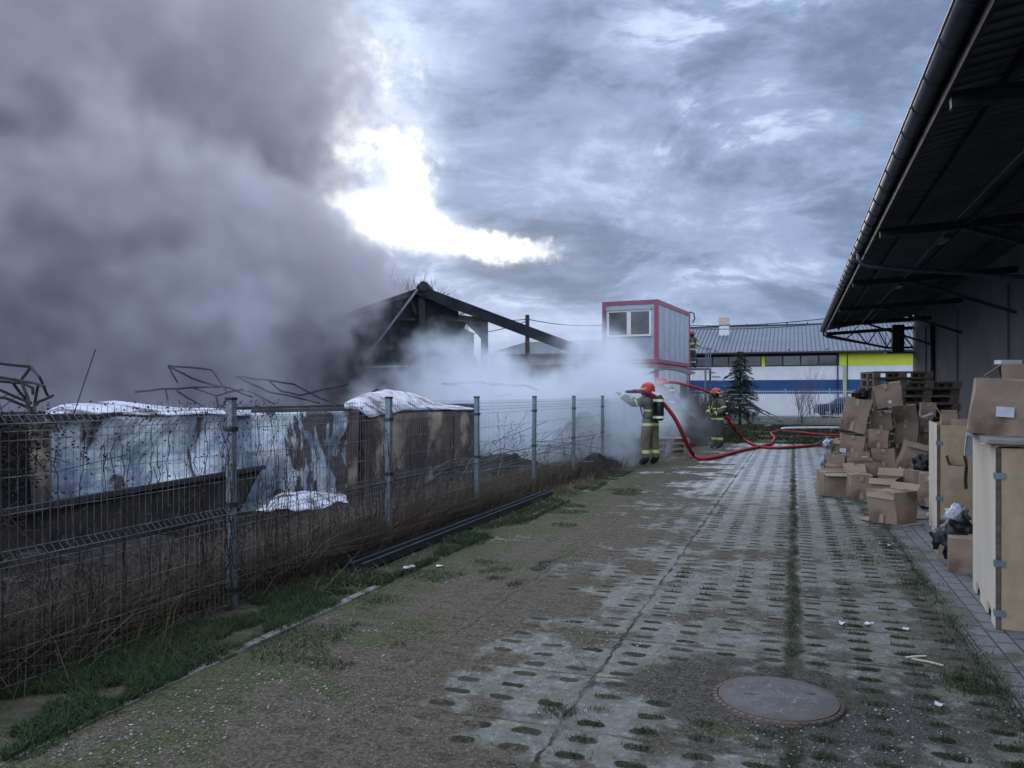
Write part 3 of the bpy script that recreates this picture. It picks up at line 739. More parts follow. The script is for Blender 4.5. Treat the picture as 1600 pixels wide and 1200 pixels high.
Bx = empty('burnt_container_body', P3(650, 760, ta), 0, 'rust brown burnt box body behind the fence with sagging white roof skin', 'burnt container')
bld(MB().add(*crumple(P3(566, 792, ta), P3(748, 738, ta), P3(748, 640, ta), P3(562, 650, ta), 26, 12, .05, 1.5, 21, nf)), 'side_wall', M['rust'], Bx, smooth=True, solid=.02)
for i, px in enumerate((566, 712, 746)):
    bld(MB().bar(P3(px, 790 - (px - 566) * .27, ta + .05), P3(px, 646, ta + .05), .05, .04), 'wall_rib', M['rust'] if i % 2 else M['char'], Bx)
bld(MB().bar(P3(548, 800, ta + .02), P3(552, 640, ta + .02), .16, .12), 'corner_post', M['rust'], Bx)
roofshell(smooth_pts([(538, 636, 632), (560, 640, 620), (576, 653, 613), (600, 646, 608), (630, 642, 612), (668, 640, 622), (690, 641, 634), (750, 639, 636)]), 2.3, M['ashwhite'], Bx, 'roof', 7, amp=.03)
bld(MB().bar(P3(532, 640, ta - 1.2), P3(590, 608, ta - 1.2), .04, .03), 'bent_rail', M['char'], Bx)
# back, so that both boxes are real volumes
for (o_, x0, x1) in ((A, 80, 560), (Bx, 566, 748)):
    a0 = P3(x0, 700, ta); a1 = P3(x1, 700, ta); back = Vector((-CT, ST, 0)) * 2.0
    b0 = a0 + back; b1 = a1 + back; m_ = MB()
    m_.quad((b0.x, b0.y, .3), (b1.x, b1.y, .3), (b1.x, b1.y, 1.45), (b0.x, b0.y, 1.45))
    m_.quad((a0.x, a0.y, .3), (b0.x, b0.y, .3), (b0.x, b0.y, 1.45), (a0.x, a0.y, 1.45))
    m_.quad((a1.x, a1.y, .3), (b1.x, b1.y, .3), (b1.x, b1.y, 1.45), (a1.x, a1.y, 1.45))
    bld(m_, 'back_wall', M['char'], o_, solid=.03)

# charred tube frames
def frame(label, segs, Y, r=.02, dy=.0, grp='charred steel frames behind the fence', m='char'):
    c = at(segs[0][0][0], segs[0][0][1], Y); e = empty('charred_frame', (c.x, c.y, 0), 0, label, 'burnt frame', grp)
    for sg in segs:
        pts = []
        for i, (x, y) in enumerate(sg):
            p = at(x, y, Y + dy * mnoise.noise(Vector((x * .05, y * .05, 0))) * 2); pts.append(p)
        # a little sag between joints
        fine = []
        for a, b2 in zip(pts[:-1], pts[1:]):
            for k_ in range(6): 
                u = k_ / 6; q = a.lerp(b2, u); q += Vector((mnoise.noise(q * 2), 0, mnoise.noise(q * 2.3 + Vector((5, 0, 0))))) * .03; fine.append(q)
        fine.append(pts[-1]); bld(MB().tube(fine, r, 6), 'bent_tube', M[m], e)
    return e
frame('dark buckled tube frame standing at the left edge above the fence', [[(-60, 562), (0, 568), (48, 572), (62, 590), (75, 618)], [(-60, 582), (0, 588), (32, 592), (70, 604)], [(48, 572), (34, 592)],
      [(-60, 592), (0, 595), (36, 597), (52, 604), (52, 615)], [(34, 594), (44, 620), (48, 646), (46, 668)], [(-60, 606), (0, 610), (50, 630)], [(82, 617), (60, 627), (48, 645)], [(20, 596), (40, 622), (45, 640)], [(60, 600), (52, 640), (56, 668)], [(-60, 620), (10, 622), (52, 640)]], 11.5, .021, .3)
frame('thin bent tube frame rising out of the smoke left of the nearest fence post', [[(262, 570), (330, 578), (346, 600)], [(262, 570), (278, 598)], [(262, 570), (300, 592), (345, 604)], [(210, 612), (255, 608), (300, 606), (350, 604), (394, 620)],
      [(258, 608), (262, 626)], [(275, 610), (318, 636)], [(300, 606), (338, 618), (380, 608)], [(338, 618), (342, 648)], [(346, 600), (356, 614)]], 19.0, .022, .3)
frame('faint collapsed tube frame in smoke between the first and second posts', [[(368, 588), (420, 594), (460, 600), (500, 622)], [(368, 588), (420, 612), (500, 630)], [(420, 594), (440, 612), (470, 618), (545, 600)], [(350, 606), (390, 612), (430, 632)], [(500, 622), (540, 636)]], 21.0, .024, .3)
frame('broken tube frame half lost in white smoke right of the white bulging roof', [[(690, 598), (722, 604), (735, 616)], [(700, 600), (750, 596), (775, 602)], [(765, 600), (820, 602), (842, 610)], [(720, 606), (760, 622), (800, 616)]], 24, .032, .3)

# heaps of burnt debris
def heap(name, c, rx, ry, h, seed, label, cat='debris pile', m='debris', rz=0, n=34):
    vs = []; fs = []
    for j in range(n + 1):
        for i in range(n + 1):
            u = i / n * 2 - 1; v_ = j / n * 2 - 1; r = math.sqrt(u * u + v_ * v_)
            k_ = max(0, 1 - r * r); nn = mnoise.noise(Vector((u * 3 + seed, v_ * 3, 0))) * .6 + mnoise.noise(Vector((u * 8 + seed, v_ * 8, 0))) * .35 + mnoise.noise(Vector((u * 19 + seed, v_ * 19, 0))) * .15
            vs.append((u * rx, v_ * ry, h * k_ * (1 + nn * .7) - .03 if r < 1 else -.03))
    for j in range(n):
        for i in range(n): a = j * (n + 1) + i; fs.append((a, a + 1, a + n + 2, a + n + 1))
    o = MB().add(vs, fs).build(name, M[m]); o.location = c; o.rotation_euler = (0, 0, rz); return tag(o, label, cat, None)
heap('debris_pile', T(-5.0, 20.6), 1.5, 2.6, .95, 4, 'tall black pile of burnt rubbish behind the fence beside the nozzle firefighter', rz=-TH)
heap('debris_pile', T(-4.15, 17.4), .55, 1.7, .30, 9, 'low black ridge of charred scraps at the foot of the farthest fence posts', rz=-TH)
heap('debris_pile', T(-5.4, 14.2), 1.1, 2.6, .45, 14, 'dark heap of burnt scrap behind the middle fence posts', rz=-TH)
heap('debris_pile', T(-5.0, 8.6), .7, 3.0, .35, 19, 'flat sooty heap below the silver van body', rz=-TH)
heap('debris_pile', T(-5.3, 4.5), .8, 2.2, .45, 23, 'dark heap of ash under the near left wreck', rz=-TH)
heap('debris_pile', T(-3.9, 26.5), 1.3, 2.0, 1.3, 31, 'dark brushy heap behind the pallet in the smoke', rz=-TH)
# thin rods tangled in front of the brown wreck
rr = random.Random(8); b_ = MB()
for i in range(46):
    p = T(rr.uniform(-5.8, -4.5), rr.uniform(11.5, 16.5), rr.uniform(.05, .7)); a = rr.uniform(-.5, .9); L = rr.uniform(.6, 1.8)
    q = p + T(math.sin(a) * L, math.cos(a) * L, 0) + Vector((0, 0, rr.uniform(-.3, .45))); q.z = max(.03, q.z)
    b_.tube([p, (p + q) / 2 + Vector((0, 0, rr.uniform(-.05, .12))), q], .006, 4)
tag(b_.build('tangled_rods', M['wire']), 'tangle of thin bent rods and wire below the brown wreck', 'bent rods', kind='stuff')

# ------------------------------------------------------------------ burnt hall with its gable
Yh = 34.0
hall = empty('burnt_hall', at(665, HY, Yh) - Vector((0, 0, CAMH)), 0, 'charred hall with a black gable and bare rafter reaching out to the right', 'burnt building')
def hp(px, py, dy=0): return at(px, py, Yh + dy) if dy == 0 else Vector(((px - 800) / F * Yh, Yh + dy, CAMH - (py - HY) / F * Yh))
def prism(mb, pts, y0, y1):
    n = len(pts); vs = [Vector((p.x, p.y + y0, p.z)) for p in pts] + [Vector((p.x, p.y + y1, p.z)) for p in pts]
    mb.add(vs, [tuple(range(n)), tuple(range(2 * n - 1, n - 1, -1))] + [(i, (i + 1) % n + 0, (i + 1) % n + n, i + n) for i in range(n)]); return mb
z0 = 680
gable = [hp(350, z0), hp(350, 566), hp(560, 492), hp(655, 457), hp(700, 468), hp(716, 481), hp(716, 494), hp(752, 499), hp(752, 530), hp(744, 520), hp(735, 512), hp(728, 505), hp(722, 520), hp(731, 545), hp(744, 560), hp(750, 600), hp(750, z0)]
bld(prism(MB(), gable, .0, .35), 'gable_wall', M['chardark'], hall)
def beam(p, q, w_, h_, name, m): bld(MB().bar(p, q, w_, h_), name, m, hall)
beam(hp(340, 566, -.3), hp(660, 455, -.3), .35, .22, 'left_rafter', M['chardark'])
beam(hp(652, 454, -.35), hp(902, 548, -.35), .30, .42, 'right_rafter', M['chardark'])
beam(hp(757, 492, -.1), hp(758, 690, -.1), .30, .30, 'column', M['char'])
beam(hp(660, 456, -.2), hp(664, 690, -.2), .26, .3, 'column', M['char'])
beam(hp(655, 455, -.6), hp(572, 566, -.6), .10, .08, 'pale_brace', M['galv'])
beam(hp(678, 470, -.2), hp(718, 486, -.2), .10, .10, 'purlin', M['panel_white'])
beam(hp(716, 496, -.2), hp(757, 500, -.2), .16, .16, 'lintel', M['char'])
beam(hp(575, 574, -.7), hp(640, 573, -.7), .08, .08, 'pale_rail', M['galv'])
bld(MB().tube([hp(664, 450, -.6), hp(668, 452, .8)], .22, 8), 'ridge_end', M['char'], hall)
for i, (a, b2) in enumerate((((640, 462), (652, 492)), ((625, 500), (650, 500)), ((700, 500), (756, 506)), ((735, 505), (757, 530)))):
    beam(hp(*a, -.3), hp(*b2, -.3), .09, .09, 'hanging_strut', M['char'])
# roof planes going back
rv = [hp(350, 566, 0), hp(660, 455, 0), hp(660, 455, 14), hp(350, 566, 14)]
bld(MB().quad(*rv), 'roof_slope', M['chardark'], hall, solid=.12)
bld(MB().quad(hp(350, 566, 14), hp(660, 455, 14), hp(716, 481, 14), hp(716, 690, 14), hp(350, 690, 14)), 'rear_wall', M['chardark'], hall, solid=.2)
bld(MB().add(*crumple(hp(760, 620, -.2), hp(905, 625, 1), hp(905, 566, 1), hp(760, 575, -.2), 14, 6, .15, .8, 3, (0, 1, 0))), 'low_burnt_wall', M['chardark'], hall, solid=.1)

# grey hall in the distance behind
Yd = 72.0
def dp(px, py, dy=0): return Vector(((px - 800) / F * Yd, Yd + dy, CAMH - (py - HY) / F * Yd))
dh = empty('distant_hall', dp(860, HY) - Vector((0, 0, CAMH)), 0, 'low grey hall with a sloping roof behind the burnt rafter', 'building')
M['distroof'] = mat('grey_sheet_roof', (.075, .088, .11), (.06, .07, .09), 1, .85, .0, spec=.15)
M['distwall'] = mat('grey_blue_wall', (.15, .165, .19), (.12, .13, .15), 1, .8)
bld(MB().quad(dp(755, 556), dp(1000, 551), dp(1000, 521, 9), dp(824, 526, 9)), 'roof', M['distroof'], dh, solid=.2)
bld(prism(MB(), [dp(765, 618), dp(765, 556), dp(1000, 552), dp(1000, 618)], .5, 14), 'wall', M['distwall'], dh)
bld(MB().bar(dp(870, 524, 8), dp(871, 518, 8), .5), 'roof_vent', M['distwall'], dh)
# utility pole and wires
up = empty('utility_pole', at(824, HY, 60) - Vector((0, 0, CAMH)), 0, 'slim wooden utility pole right of the burnt gable', 'utility pole')
bld(MB().tube([(at(824, 0, 60).x, 60, 0), at(824, 492, 60)], [.22, .15], 8), 'pole', M['bark'], up)
bld(MB().bar(at(820.5, 499, 60), at(827.5, 499, 60), .12), 'crossarm', M['bark'], up)
def wire(a, b2, sag, r=.03):
    pts = [a.lerp(b2, i / 16) + Vector((0, 0, -sag * 4 * (i / 16) * (1 - i / 16))) for i in range(17)]
    return MB().tube(pts, r, 4)
bld(wire(at(680, 480, 75), at(822, 499, 60), .5), 'wire', M['black'], up)
bld(wire(at(680, 520, 50), at(822, 502, 60), .4), 'wire', M['black'], up)
o = wire(at(826, 499, 60), at(1000, 497, 75), .6).build('overhead_wire', M['black']); tag(o, 'overhead wire running from the utility pole to behind the red framed cabin', 'wire', 'overhead wires')
o = wire(at(1040, 507, 62), at(1420, 478, 48), .5).build('overhead_wire', M['black']); tag(o, 'upper overhead wire above the blue striped building roof', 'wire', 'overhead wires')
o = wire(at(1040, 512, 66), at(1420, 488, 54), .5).build('overhead_wire', M['black']); tag(o, 'lower overhead wire just above the roof ridge of the blue striped building', 'wire', 'overhead wires')

# ------------------------------------------------------------------ stacked site cabins
thc = R(25.5); sC, cC = math.sin(thc), math.cos(thc)
def cabin(label, z0, z1, upper):
    c = at(1028, HY, 33.0); o = empty('site_cabin', (c.x, c.y, z0), -thc, label, 'site cabin', 'stacked site cabins')
    W_, D_, H_ = 2.44, 5.9, z1 - z0; pm = M['panel_grey'] if upper else M['panel_white']
    MB().box((-W_ + .03, .03, .05), (-.03, D_ - .03, H_ - .05)).build('wall', pm, o)
    for (x0, x1, y0, y1) in ((-W_, -W_ + .16, 0, .16), (-.16, 0, 0, .16), (-.16, 0, D_ - .16, D_), (-W_, -W_ + .16, D_ - .16, D_)):
        MB().box((x0, y0, .161), (x1, y1, H_ - .181)).build('corner_post', M['frame_red'], o)
    for z, h in ((0, .16), (H_ - .18, .18)):
        MB().box((-W_, 0, z), (0, .1, z + h)).box((-W_, D_ - .1, z), (0, D_, z + h)).box((-W_, .1, z), (-W_ + .1, D_ - .1, z + h)).box((-.1, .1, z), (0, D_ - .1, z + h)).build('frame_beam', M['frame_red'], o)
    MB().box((-W_ + .1, .1, H_ - .1), (-.1, D_ - .1, H_ - .02)).build('roof', M['panel_grey'], o)
    b_ = MB()
    for i in range(1, 6): b_.box((-.029, .16 + i * .94, .17), (-.022, .175 + i * .94, H_ - .19))
    b_.build('panel_joints', M['distwall'], o)
    if upper:
        x0, x1, za, zb = -2.20, -.28, 1.12, 2.24
        fr = MB(); t_ = .08
        fr.box((x0, -.045, za), (x0 + t_, .03, zb)).box((x1 - t_, -.045, za), (x1, .03, zb)).box((x0 + t_, -.045, za), (x1 - t_, .03, za + t_)).box((x0 + t_, -.045, zb - t_), (x1 - t_, .03, zb))
        xm = (x0 + x1) / 2; fr.box((xm - .09, -.045, za + t_), (xm + .09, .03, zb - t_))
        wn = fr.build('window', M['white'], o)
        MB().box((x0 + t_, -.01, za + t_), (xm - .09, .02, zb - t_)).build('pane', M['glass'], wn)
        MB().box((xm + .09, -.01, za + t_), (x1 - t_, .02, zb - t_)).build('pane', M['glass'], wn)
        MB().box((x0 - .04, -.09, zb), (x1 + .04, .029, zb + .1)).build('shutter_box', M['panel_grey'], wn)
        MB().tube([(.0, D_ - .1, H_ + .02), (.18, D_ - .05, H_ - .05), (.22, D_, H_ - .3), (.1, D_ + .05, H_ - .5)], .03, 6).build('bent_cable', M['black'], o)
    else:
        MB().box((-.02, 1.2, .2), (.012, 3.6, 1.9)).build('side_door', M['white'], o)
        MB().box((-.02, 4.0, 1.0), (.012, 5.3, 1.9)).build('side_window', M['glass_dark'], o)
    return o
cabin('upper red framed site cabin with a white double window', 2.98, 5.62, True)
cabin('lower white site cabin carrying the red framed one', .25, 2.94, False)
# grey awning between cabins and yard
c = at(1040, HY, 31.0); aw = empty('small_awning', (c.x, c.y, 0), -thc, 'small grey curved awning in front of the lower cabin', 'awning')
pts = [(-.9 + i * .2, 0, 2.42 + .22 * math.sin(PI * i / 9)) for i in range(10)]
b_ = MB()
for a, b2 in zip(pts[:-1], pts[1:]): b_.quad(a, b2, (b2[0], 1.2, b2[2] + .1), (a[0], 1.2, a[2] + .1))
b_.build('cover', M['distroof'], aw, solid=.03)
for x in (-.85, .85): MB().box((x - .03, .0, 0), (x + .03, .06, 2.45)).build('leg', M['galv'], aw)

# metal staircase with landing at the back corner of the cabins
c = at(1028, HY, 33.0); e = Vector((c.x, c.y, 0)) + Vector((sC, cC, 0)) * 5.95
st_ = empty('metal_staircase', e, -thc, 'galvanised steel landing and stair at the rear corner of the cabins', 'staircase')
MB().box((-.5, .05, 2.86), (.75, 1.25, 2.94)).build('landing', M['galv'], st_)
for x, y in ((-.45, .1), (.7, .1), (.7, 1.2), (-.45, 1.2)): MB().box((x - .04, y - .04, 0), (x + .04, y + .04, 2.855)).build('leg', M['galv'], st_)
b_ = MB()
for x in (.72,):
    for z in (3.4, 3.9): b_.bar((x, .1, z), (x, 1.2, z), .04)
    for y in (.12, .65, 1.18): b_.bar((x, y, 2.945), (x, y, 3.9), .04)
b_.bar((-.45, .1, 3.9), (.7, .1, 3.9), .04).bar((-.45, .1, 3.4), (.7, .1, 3.4), .04)
b_.build('railing', M['galv'], st_)
b_ = MB()
for i in range(13): b_.box((.76 + i * .22, .15, 2.70 - i * .21), (1.0 + i * .22, 1.15, 2.74 - i * .21))
b_.build('steps', M['galv'], st_)

# ------------------------------------------------------------------ blue striped building
SB = 64.0
bb = empty('striped_building', T(0, SB), -TH, 'long low building with white blue and yellow wall bands and a ribbed grey roof', 'building')
tl_, tr_ = -10.5, 15.0; zE = 5.0
def bbox(name, m, t0, t1, z0, z1, y0=0, y1=8.0, par=bb): return MB().box((t0, y0, z0), (t1, y1, z1)).build(name, m, par)
bbox('lower_wall', M['white'], tl_, tr_, 0, 1.72)
bbox('blue_band', M['blue'], tl_, tr_, 1.722, 2.78, -.012)
bbox('white_band', M['white'], tl_, tr_, 2.782, 3.82)
bbox('upper_wall', M['darktrim'], tl_, tr_, 3.822, 4.9, .05)
tA0, tA1, tm0, tm1, tB1 = t_at(1084, SB), t_at(1189.5, SB), t_at(1190, SB), t_at(1195.5, SB), t_at(1308, SB)
bbox('yellow_pier', M['yellow'], tm0, tm1, 3.822, 4.62, -.02, .06)
bbox('yellow_panel', M['yellow'], t_at(1311, SB), t_at(1422, SB) + 4, 3.822, 4.85, -.02, .06)
bbox('pale_column', M['paleyellow'], t_at(1317, SB), t_at(1323, SB), 0, 3.80, -.035, -.013)
bbox('yellow_pier_right', M['yellow'], t_at(1311, SB), t_at(1323, SB), 3.822, 4.86, -.06, -.022).name = 'yellow_pier'
for (a, b2, n) in ((tA0 - 1, tA1, 5), (tm1, tB1, 4)):
    w_ = (b2 - a) / n
    for i in range(n):
        x0 = a + i * w_; x1 = x0 + w_; fr = MB(); t_ = .055
        fr.box((x0, -.03, 3.83), (x0 + t_, .05, 4.66)).box((x1 - t_, -.03, 3.83), (x1, .05, 4.66)).box((x0 + t_, -.03, 3.83), (x1 - t_, .05, 3.90)).box((x0 + t_, -.03, 4.59), (x1 - t_, .05, 4.66))
        wn = fr.build('window', M['brown_trim'], bb)
        MB().box((x0 + t_, .0, 3.90), (x1 - t_, .045, 4.59)).build('pane', M['glass_dark'] if (a < tA1 - 1 or i == 0) else M['glass'], wn)
M['ribroof'] = mat('grey_ribbed_roof', (.125, .145, .18), (.10, .118, .15), .6, .42, .4, bs=.05)
rf = MB().quad((tl_ - .3, -.6, 4.86), (tr_ + .3, -.6, 4.86), (tr_ + .3, 8.2, 7.60), (tl_ - .3, 8.2, 7.60)).quad((tr_ + .3, 8.2, 7.60), (tl_ - .3, 8.2, 7.60), (tl_ - .3, 17, 4.86), (tr_ + .3, 17, 4.86)).build('roof', M['ribroof'], bb, solid=.10)
b_ = MB(); x = tl_
while x < tr_: b_.bar((x, -.6, 4.93), (x, 8.2, 7.67), .05, .07); x += .31
b_.build('standing_seams', M['distroof'], rf)
MB().tube([(tl_ - .3, -.68, 4.83), (tr_ + .3, -.68, 4.83)], .09, 6).build('gutter', M['darktrim'], rf)
MB().bar((tl_ - .3, 8.2, 7.66), (tr_ + .3, 8.2, 7.66), .35, .10).build('ridge_cap', M['darktrim'], rf)
b_ = MB()
for i in range(16): b_.box((tl_ + i * 1.65, 8.1, 7.71), (tl_ + .12 + i * 1.65, 8.25, 7.82))
for i in range(9): b_.box((tl_ + 2 + i * 2.7, -.3, 4.99), (tl_ + 2.12 + i * 2.7, -.2, 5.10))
b_.build('roof_clamps', M['darktrim'], rf)
xc = t_at(1132, 69.5)
ch = MB().box((xc - .38, 4.9, 6.2), (xc + .38, 5.7, 7.55)).build('chimney', M['white'], rf)
MB().box((xc - .42, 4.86, 7.55), (xc + .42, 5.74, 8.15)).build('chimney_top', mat('cream_brick', (.50, .43, .37), (.42, .33, .28), 6, .8), ch)
MB().box((xc - .46, 4.8, 5.95), (xc + .46, 5.0, 6.35)).build('flashing', M['darktrim'], ch)
for px in (1309, 1324): 
    x = t_at(px, SB); MB().tube([(x, -.6, 4.8), (x, -.12, 4.55), (x, -.1, .1)], .055 if px == 1309 else .035, 6).build('downpipe', M['darktrim'], bb)
bbox('gable_end_wall', M['white'], tl_ - .02, tl_, 0, 4.8, .02, 16)
bbox('rear_wall', M['white'], tl_, tr_, 0, 4.85, 15.5, 16)

# concrete kerb and bar fence in front of that building
SFc = 50.0
kc = MB().box((-9, -.15, 0), (12, .15, .30)).build('fence_plinth', M['concrete']); kc.location = T(0, SFc); yarded(kc); tag(kc, 'low pale concrete plinth under the white bar fence', 'plinth')
bf = empty('bar_fence', T(-7.8, SFc, .30), -TH, 'white upright bar fence in front of the blue striped building', 'fence')
def bar_panel():
    b_ = MB(); L = 2.4; n = 21
    for i in range(n): b_.box((.05 + i * L / n, -.009, .05), (.068 + i * L / n, .009, 1.66))
    b_.box((.0, -.018, .10), (L, -.010, .14)).box((0, -.018, 1.52), (L, -.010, 1.56)); return b_.build('bar_panel', M['galv_w'], bf)
M['galv_w'] = mat('pale_galvanised_bars', (.50, .54, .60), (.42, .46, .52), 3, .45, .2, bs=0)
bp0 = bar_panel(); po0 = MB().box((-.035, -.03, 0), (-.0, .03, 1.72)).build('fence_post', M['galv_w'], bf)
for k in range(1, 8):
    for src in (bp0, po0): q = src.copy(); C.objects.link(q); q.parent = bf; q.location = (2.45 * k, 0, 0)

# ------------------------------------------------------------------ warehouse with its canopy on the right
wh = empty('warehouse', T(5.42, 0), -TH, 'grey rendered warehouse with a deep dark canopy over the footpath', 'warehouse')
x0 = 5.42
def wbox(name, m, a, b2, par=wh, **k): return MB().box((a[0] - x0, a[1], a[2]), (b2[0] - x0, b2[1], b2[2])).build(name, m, par, **k)
def L_(t, s, z): return (t - x0, s, z)
wbox('wall', M['warewall'], (5.42, -6, 0), (16, 42.5, 5.0))
for s in (10.5, 17.5, 24.5, 31.5, 38.5): wbox('pilaster', M['warewall'], (5.36, s - .16, 0), (5.419, s + .16, 4.6))
wbox('plinth', M['concrete'], (5.385, 17.7, 0), (5.419, 42.5, .35))
rfz = 4.93
can = MB().quad(L_(1.46, -8, rfz), L_(1.46, 42.9, rfz), L_(5.5, 42.9, rfz + .62), L_(5.5, -8, rfz + .62)).build('canopy_roof', M['soffit'], wh, solid=.06)
b_ = MB(); s = -2.0
while s < 42.8: b_.bar(L_(1.55, s, rfz - .04), L_(5.4, s, rfz + .53), .04, .015); s += .25
b_.build('soffit_ribs', M['soffit'], can)
b_ = MB()
for t in (2.1, 3.3, 4.5): b_.bar(L_(t, -7, rfz + (t - 1.46) * .153 - .10), L_(t, 42.7, rfz + (t - 1.46) * .153 - .10), .07, .12)
b_.build('purlin', M['rafter'], can)
wbox('fascia', M['rafter'], (1.47, -8, 4.70), (1.51, 42.9, 4.96), can)
# main roof above
wbox('main_roof', M['soffit'], (5.42, -8, 5.56), (16, 42.9, 5.75))
wbox('wall_head', M['warewall'], (5.45, -6, 5.0), (16, 42.5, 5.56))
# gutter: half round
b_ = MB(); n = 10; ring = [(1.375 + .105 * math.cos(PI + PI * i / n), 4.93 + .125 * math.sin(PI + PI * i / n)) for i in range(n + 1)]
vs = []; ys = [-8, 42.95]
for y in ys: vs += [L_(a, y, z) for a, z in ring]
fs = [(i, i + 1, i + 1 + n + 1, i + n + 1) for i in range(n)]
b_.add(vs, fs); gt = b_.build('gutter', M['gutter'], wh, smooth=True, solid=.006)
s = 1.0
while s < 42.6:
    MB().tube([L_(1.375 + .114 * math.cos(PI + PI * i / n), s, 4.93 + .134 * math.sin(PI + PI * i / n)) for i in range(n + 1)], .010, 4, False).build('gutter_bracket', M['gutter'], gt); s += .9
MB().tube([L_(1.265, -8, 4.94), L_(1.265, 42.95, 4.94)], .014, 6).build('gutter_bead', M['gutter'], gt)
MB().box(L_(1.265, 42.95, 4.80), L_(1.485, 42.97, 4.95)).build('gutter_end', M['gutter'], gt)
# trusses: horizontal chord, sloping strut and web members
def truss(s, full=True):
    t_ = MB()
    t_.bar(L_(1.52, s, 4.66), L_(5.4, s, 4.86), .11, .16)
    if full:
        t_.bar(L_(1.55, s, 4.60), L_(4.25, s, 3.92), .08, .10).bar(L_(4.25, s, 3.92), L_(5.4, s, 3.92), .08, .10)
        for a, za, c2, zc in ((1.9, 4.50, 2.35, 4.35), (2.35, 4.35, 2.9, 4.76), (2.9, 4.76, 3.4, 4.12), (3.4, 4.12, 3.85, 4.82), (3.85, 4.82, 4.25, 3.95), (4.25, 3.95, 4.7, 4.84), (4.7, 4.84, 5.38, 3.95)): t_.bar(L_(a, s, za), L_(c2, s, zc), .055)
    else:
        t_.bar(L_(2.9, s, 4.70), L_(5.38, s, 3.75), .07, .08)
    return t_.build('truss', M['rafter'], wh)
for s in (1.8, 9.2, 16.3, 23.5, 30.5, 37.0): truss(s, False)
truss(42.3, True)
MB().box(L_(4.45, 41.9, 3.72), L_(4.98, 42.5, 5.0)).build('duct', M['rafter'], wh)
MB().box(L_(4.2, 41.8, 3.64), L_(5.4, 42.7, 3.70)).bar(L_(4.24, 42.6, 3.7), L_(4.24, 42.6, 4.8), .03).build('duct_platform', M['rafter'], wh)
# conduit / bracing under the canopy and a lamp
pts = [L_(2.75, s, 4.74 + (.05 if i % 2 else -.02)) for i, s in enumerate((-2, 5, 9.2, 16.3, 23.5, 30.5, 37, 42.3))]
MB().tube(pts, .022, 6).build('conduit', M['gutter'], wh)
lm = MB().box(L_(2.66, 10.2, 4.60), L_(2.84, 11.3, 4.70)).build('strip_lamp', mat('dull_lamp_cover', (.20, .18, .12), (.14, .13, .09), 5, .5), wh, bevel=.02)
for s in (16.9, 23.8): MB().box(L_(2.68, s, 4.60), L_(2.82, s + .7, 4.68)).build('strip_lamp', M['gutter'], wh, bevel=.02)
for (s, d) in ((9.2, 1), (16.3, 1), (23.5, 1), (30.5, 1)):
    MB().bar(L_(2.8, s, 4.72), L_(4.6, s + 1.9 * d, 4.9), .03).build('cross_brace', M['gutter'], wh); MB().bar(L_(2.8, s, 4.72), L_(4.4, s - 2.2, 5.0), .03).build('cross_brace', M['gutter'], wh)

# rain pipe from gutter back to the wall
sp = 19.3
MB().tube([L_(1.38, sp, 4.80), L_(1.38, sp, 4.66), L_(1.44, sp, 4.56), L_(1.58, sp, 4.50), L_(3.2, sp, 4.28), L_(5.25, sp, 4.02), L_(5.33, sp, 3.95), L_(5.34, sp, 3.8), L_(5.34, sp, .1)], .05, 10).build('rain_pipe', M['gutter'], wh, smooth=True)
MB().tube([L_(1.38, 42.5, 4.80), L_(1.42, 42.5, 4.62), L_(1.6, 42.5, 4.52), L_(4.1, 42.55, 4.0)], .05, 8).build('rain_pipe', M['gutter'], wh, smooth=True)
MB().tube([L_(5.33, 36.2, .1), L_(5.33, 36.2, 4.6)], .09, 8).build('rain_pipe', M['rafter'], wh, smooth=True)
wbox('door', mat('grey_green_door', (.10, .125, .13), (.085, .105, .11), 2, .7), (5.40, 26.5, 0), (5.425, 28.6, 2.2))

# ------------------------------------------------------------------ smoke
def smokemat(name, c, aniso=.1, c2=None):
    m = bpy.data.materials.new(name); m.use_nodes = True; nt = m.node_tree; nt.nodes.clear()
    o = nt.nodes.new('ShaderNodeOutputMaterial'); p = nt.nodes.new('ShaderNodeVolumePrincipled'); nt.links.new(p.outputs[0], o.inputs['Volume'])
    p.inputs['Color'].default_value = (*c, 1); p.inputs['Density'].default_value = 1.0; p.inputs['Anisotropy'].default_value = aniso
    if c2:
        v = tcoord(nt); z = sep(nt, v)[2]; n = noi(nt, v, .16, 2)
        nt.links.new(mix(nt, z.ss(10, 1.5) * .85, mix(nt, n.ss(.42, .58), c, c2), (.56, .55, .62)), p.inputs['Color'])
    return m
def smoke(name, label, lo, hi, res, field, m):
    me = bpy.data.meshes.new(name); ob = bpy.data.objects.new(name, me); C.objects.link(ob); tag(ob, label, 'smoke', kind='stuff')
    g = bpy.data.node_groups.new(name, 'GeometryNodeTree'); g.interface.new_socket('Geometry', in_out='OUTPUT', socket_type='NodeSocketGeometry')
    go = g.nodes.new('NodeGroupOutput'); vc = g.nodes.new('GeometryNodeVolumeCube'); sm = g.nodes.new('GeometryNodeSetMaterial'); sm.inputs['Material'].default_value = m
    vc.inputs['Min'].default_value = lo; vc.inputs['Max'].default_value = hi
    for a, r in zip('XYZ', res): vc.inputs['Resolution ' + a].default_value = r
    pos = g.nodes.new('GeometryNodeInputPosition')
    d = field(g, pos.outputs[0]); g.links.new(d.k, vc.inputs['Density'])
    g.links.new(vc.outputs[0], sm.inputs[0]); g.links.new(sm.outputs[0], go.inputs[0])
    ob.modifiers.new('smoke', 'NODES').node_group = g; return ob
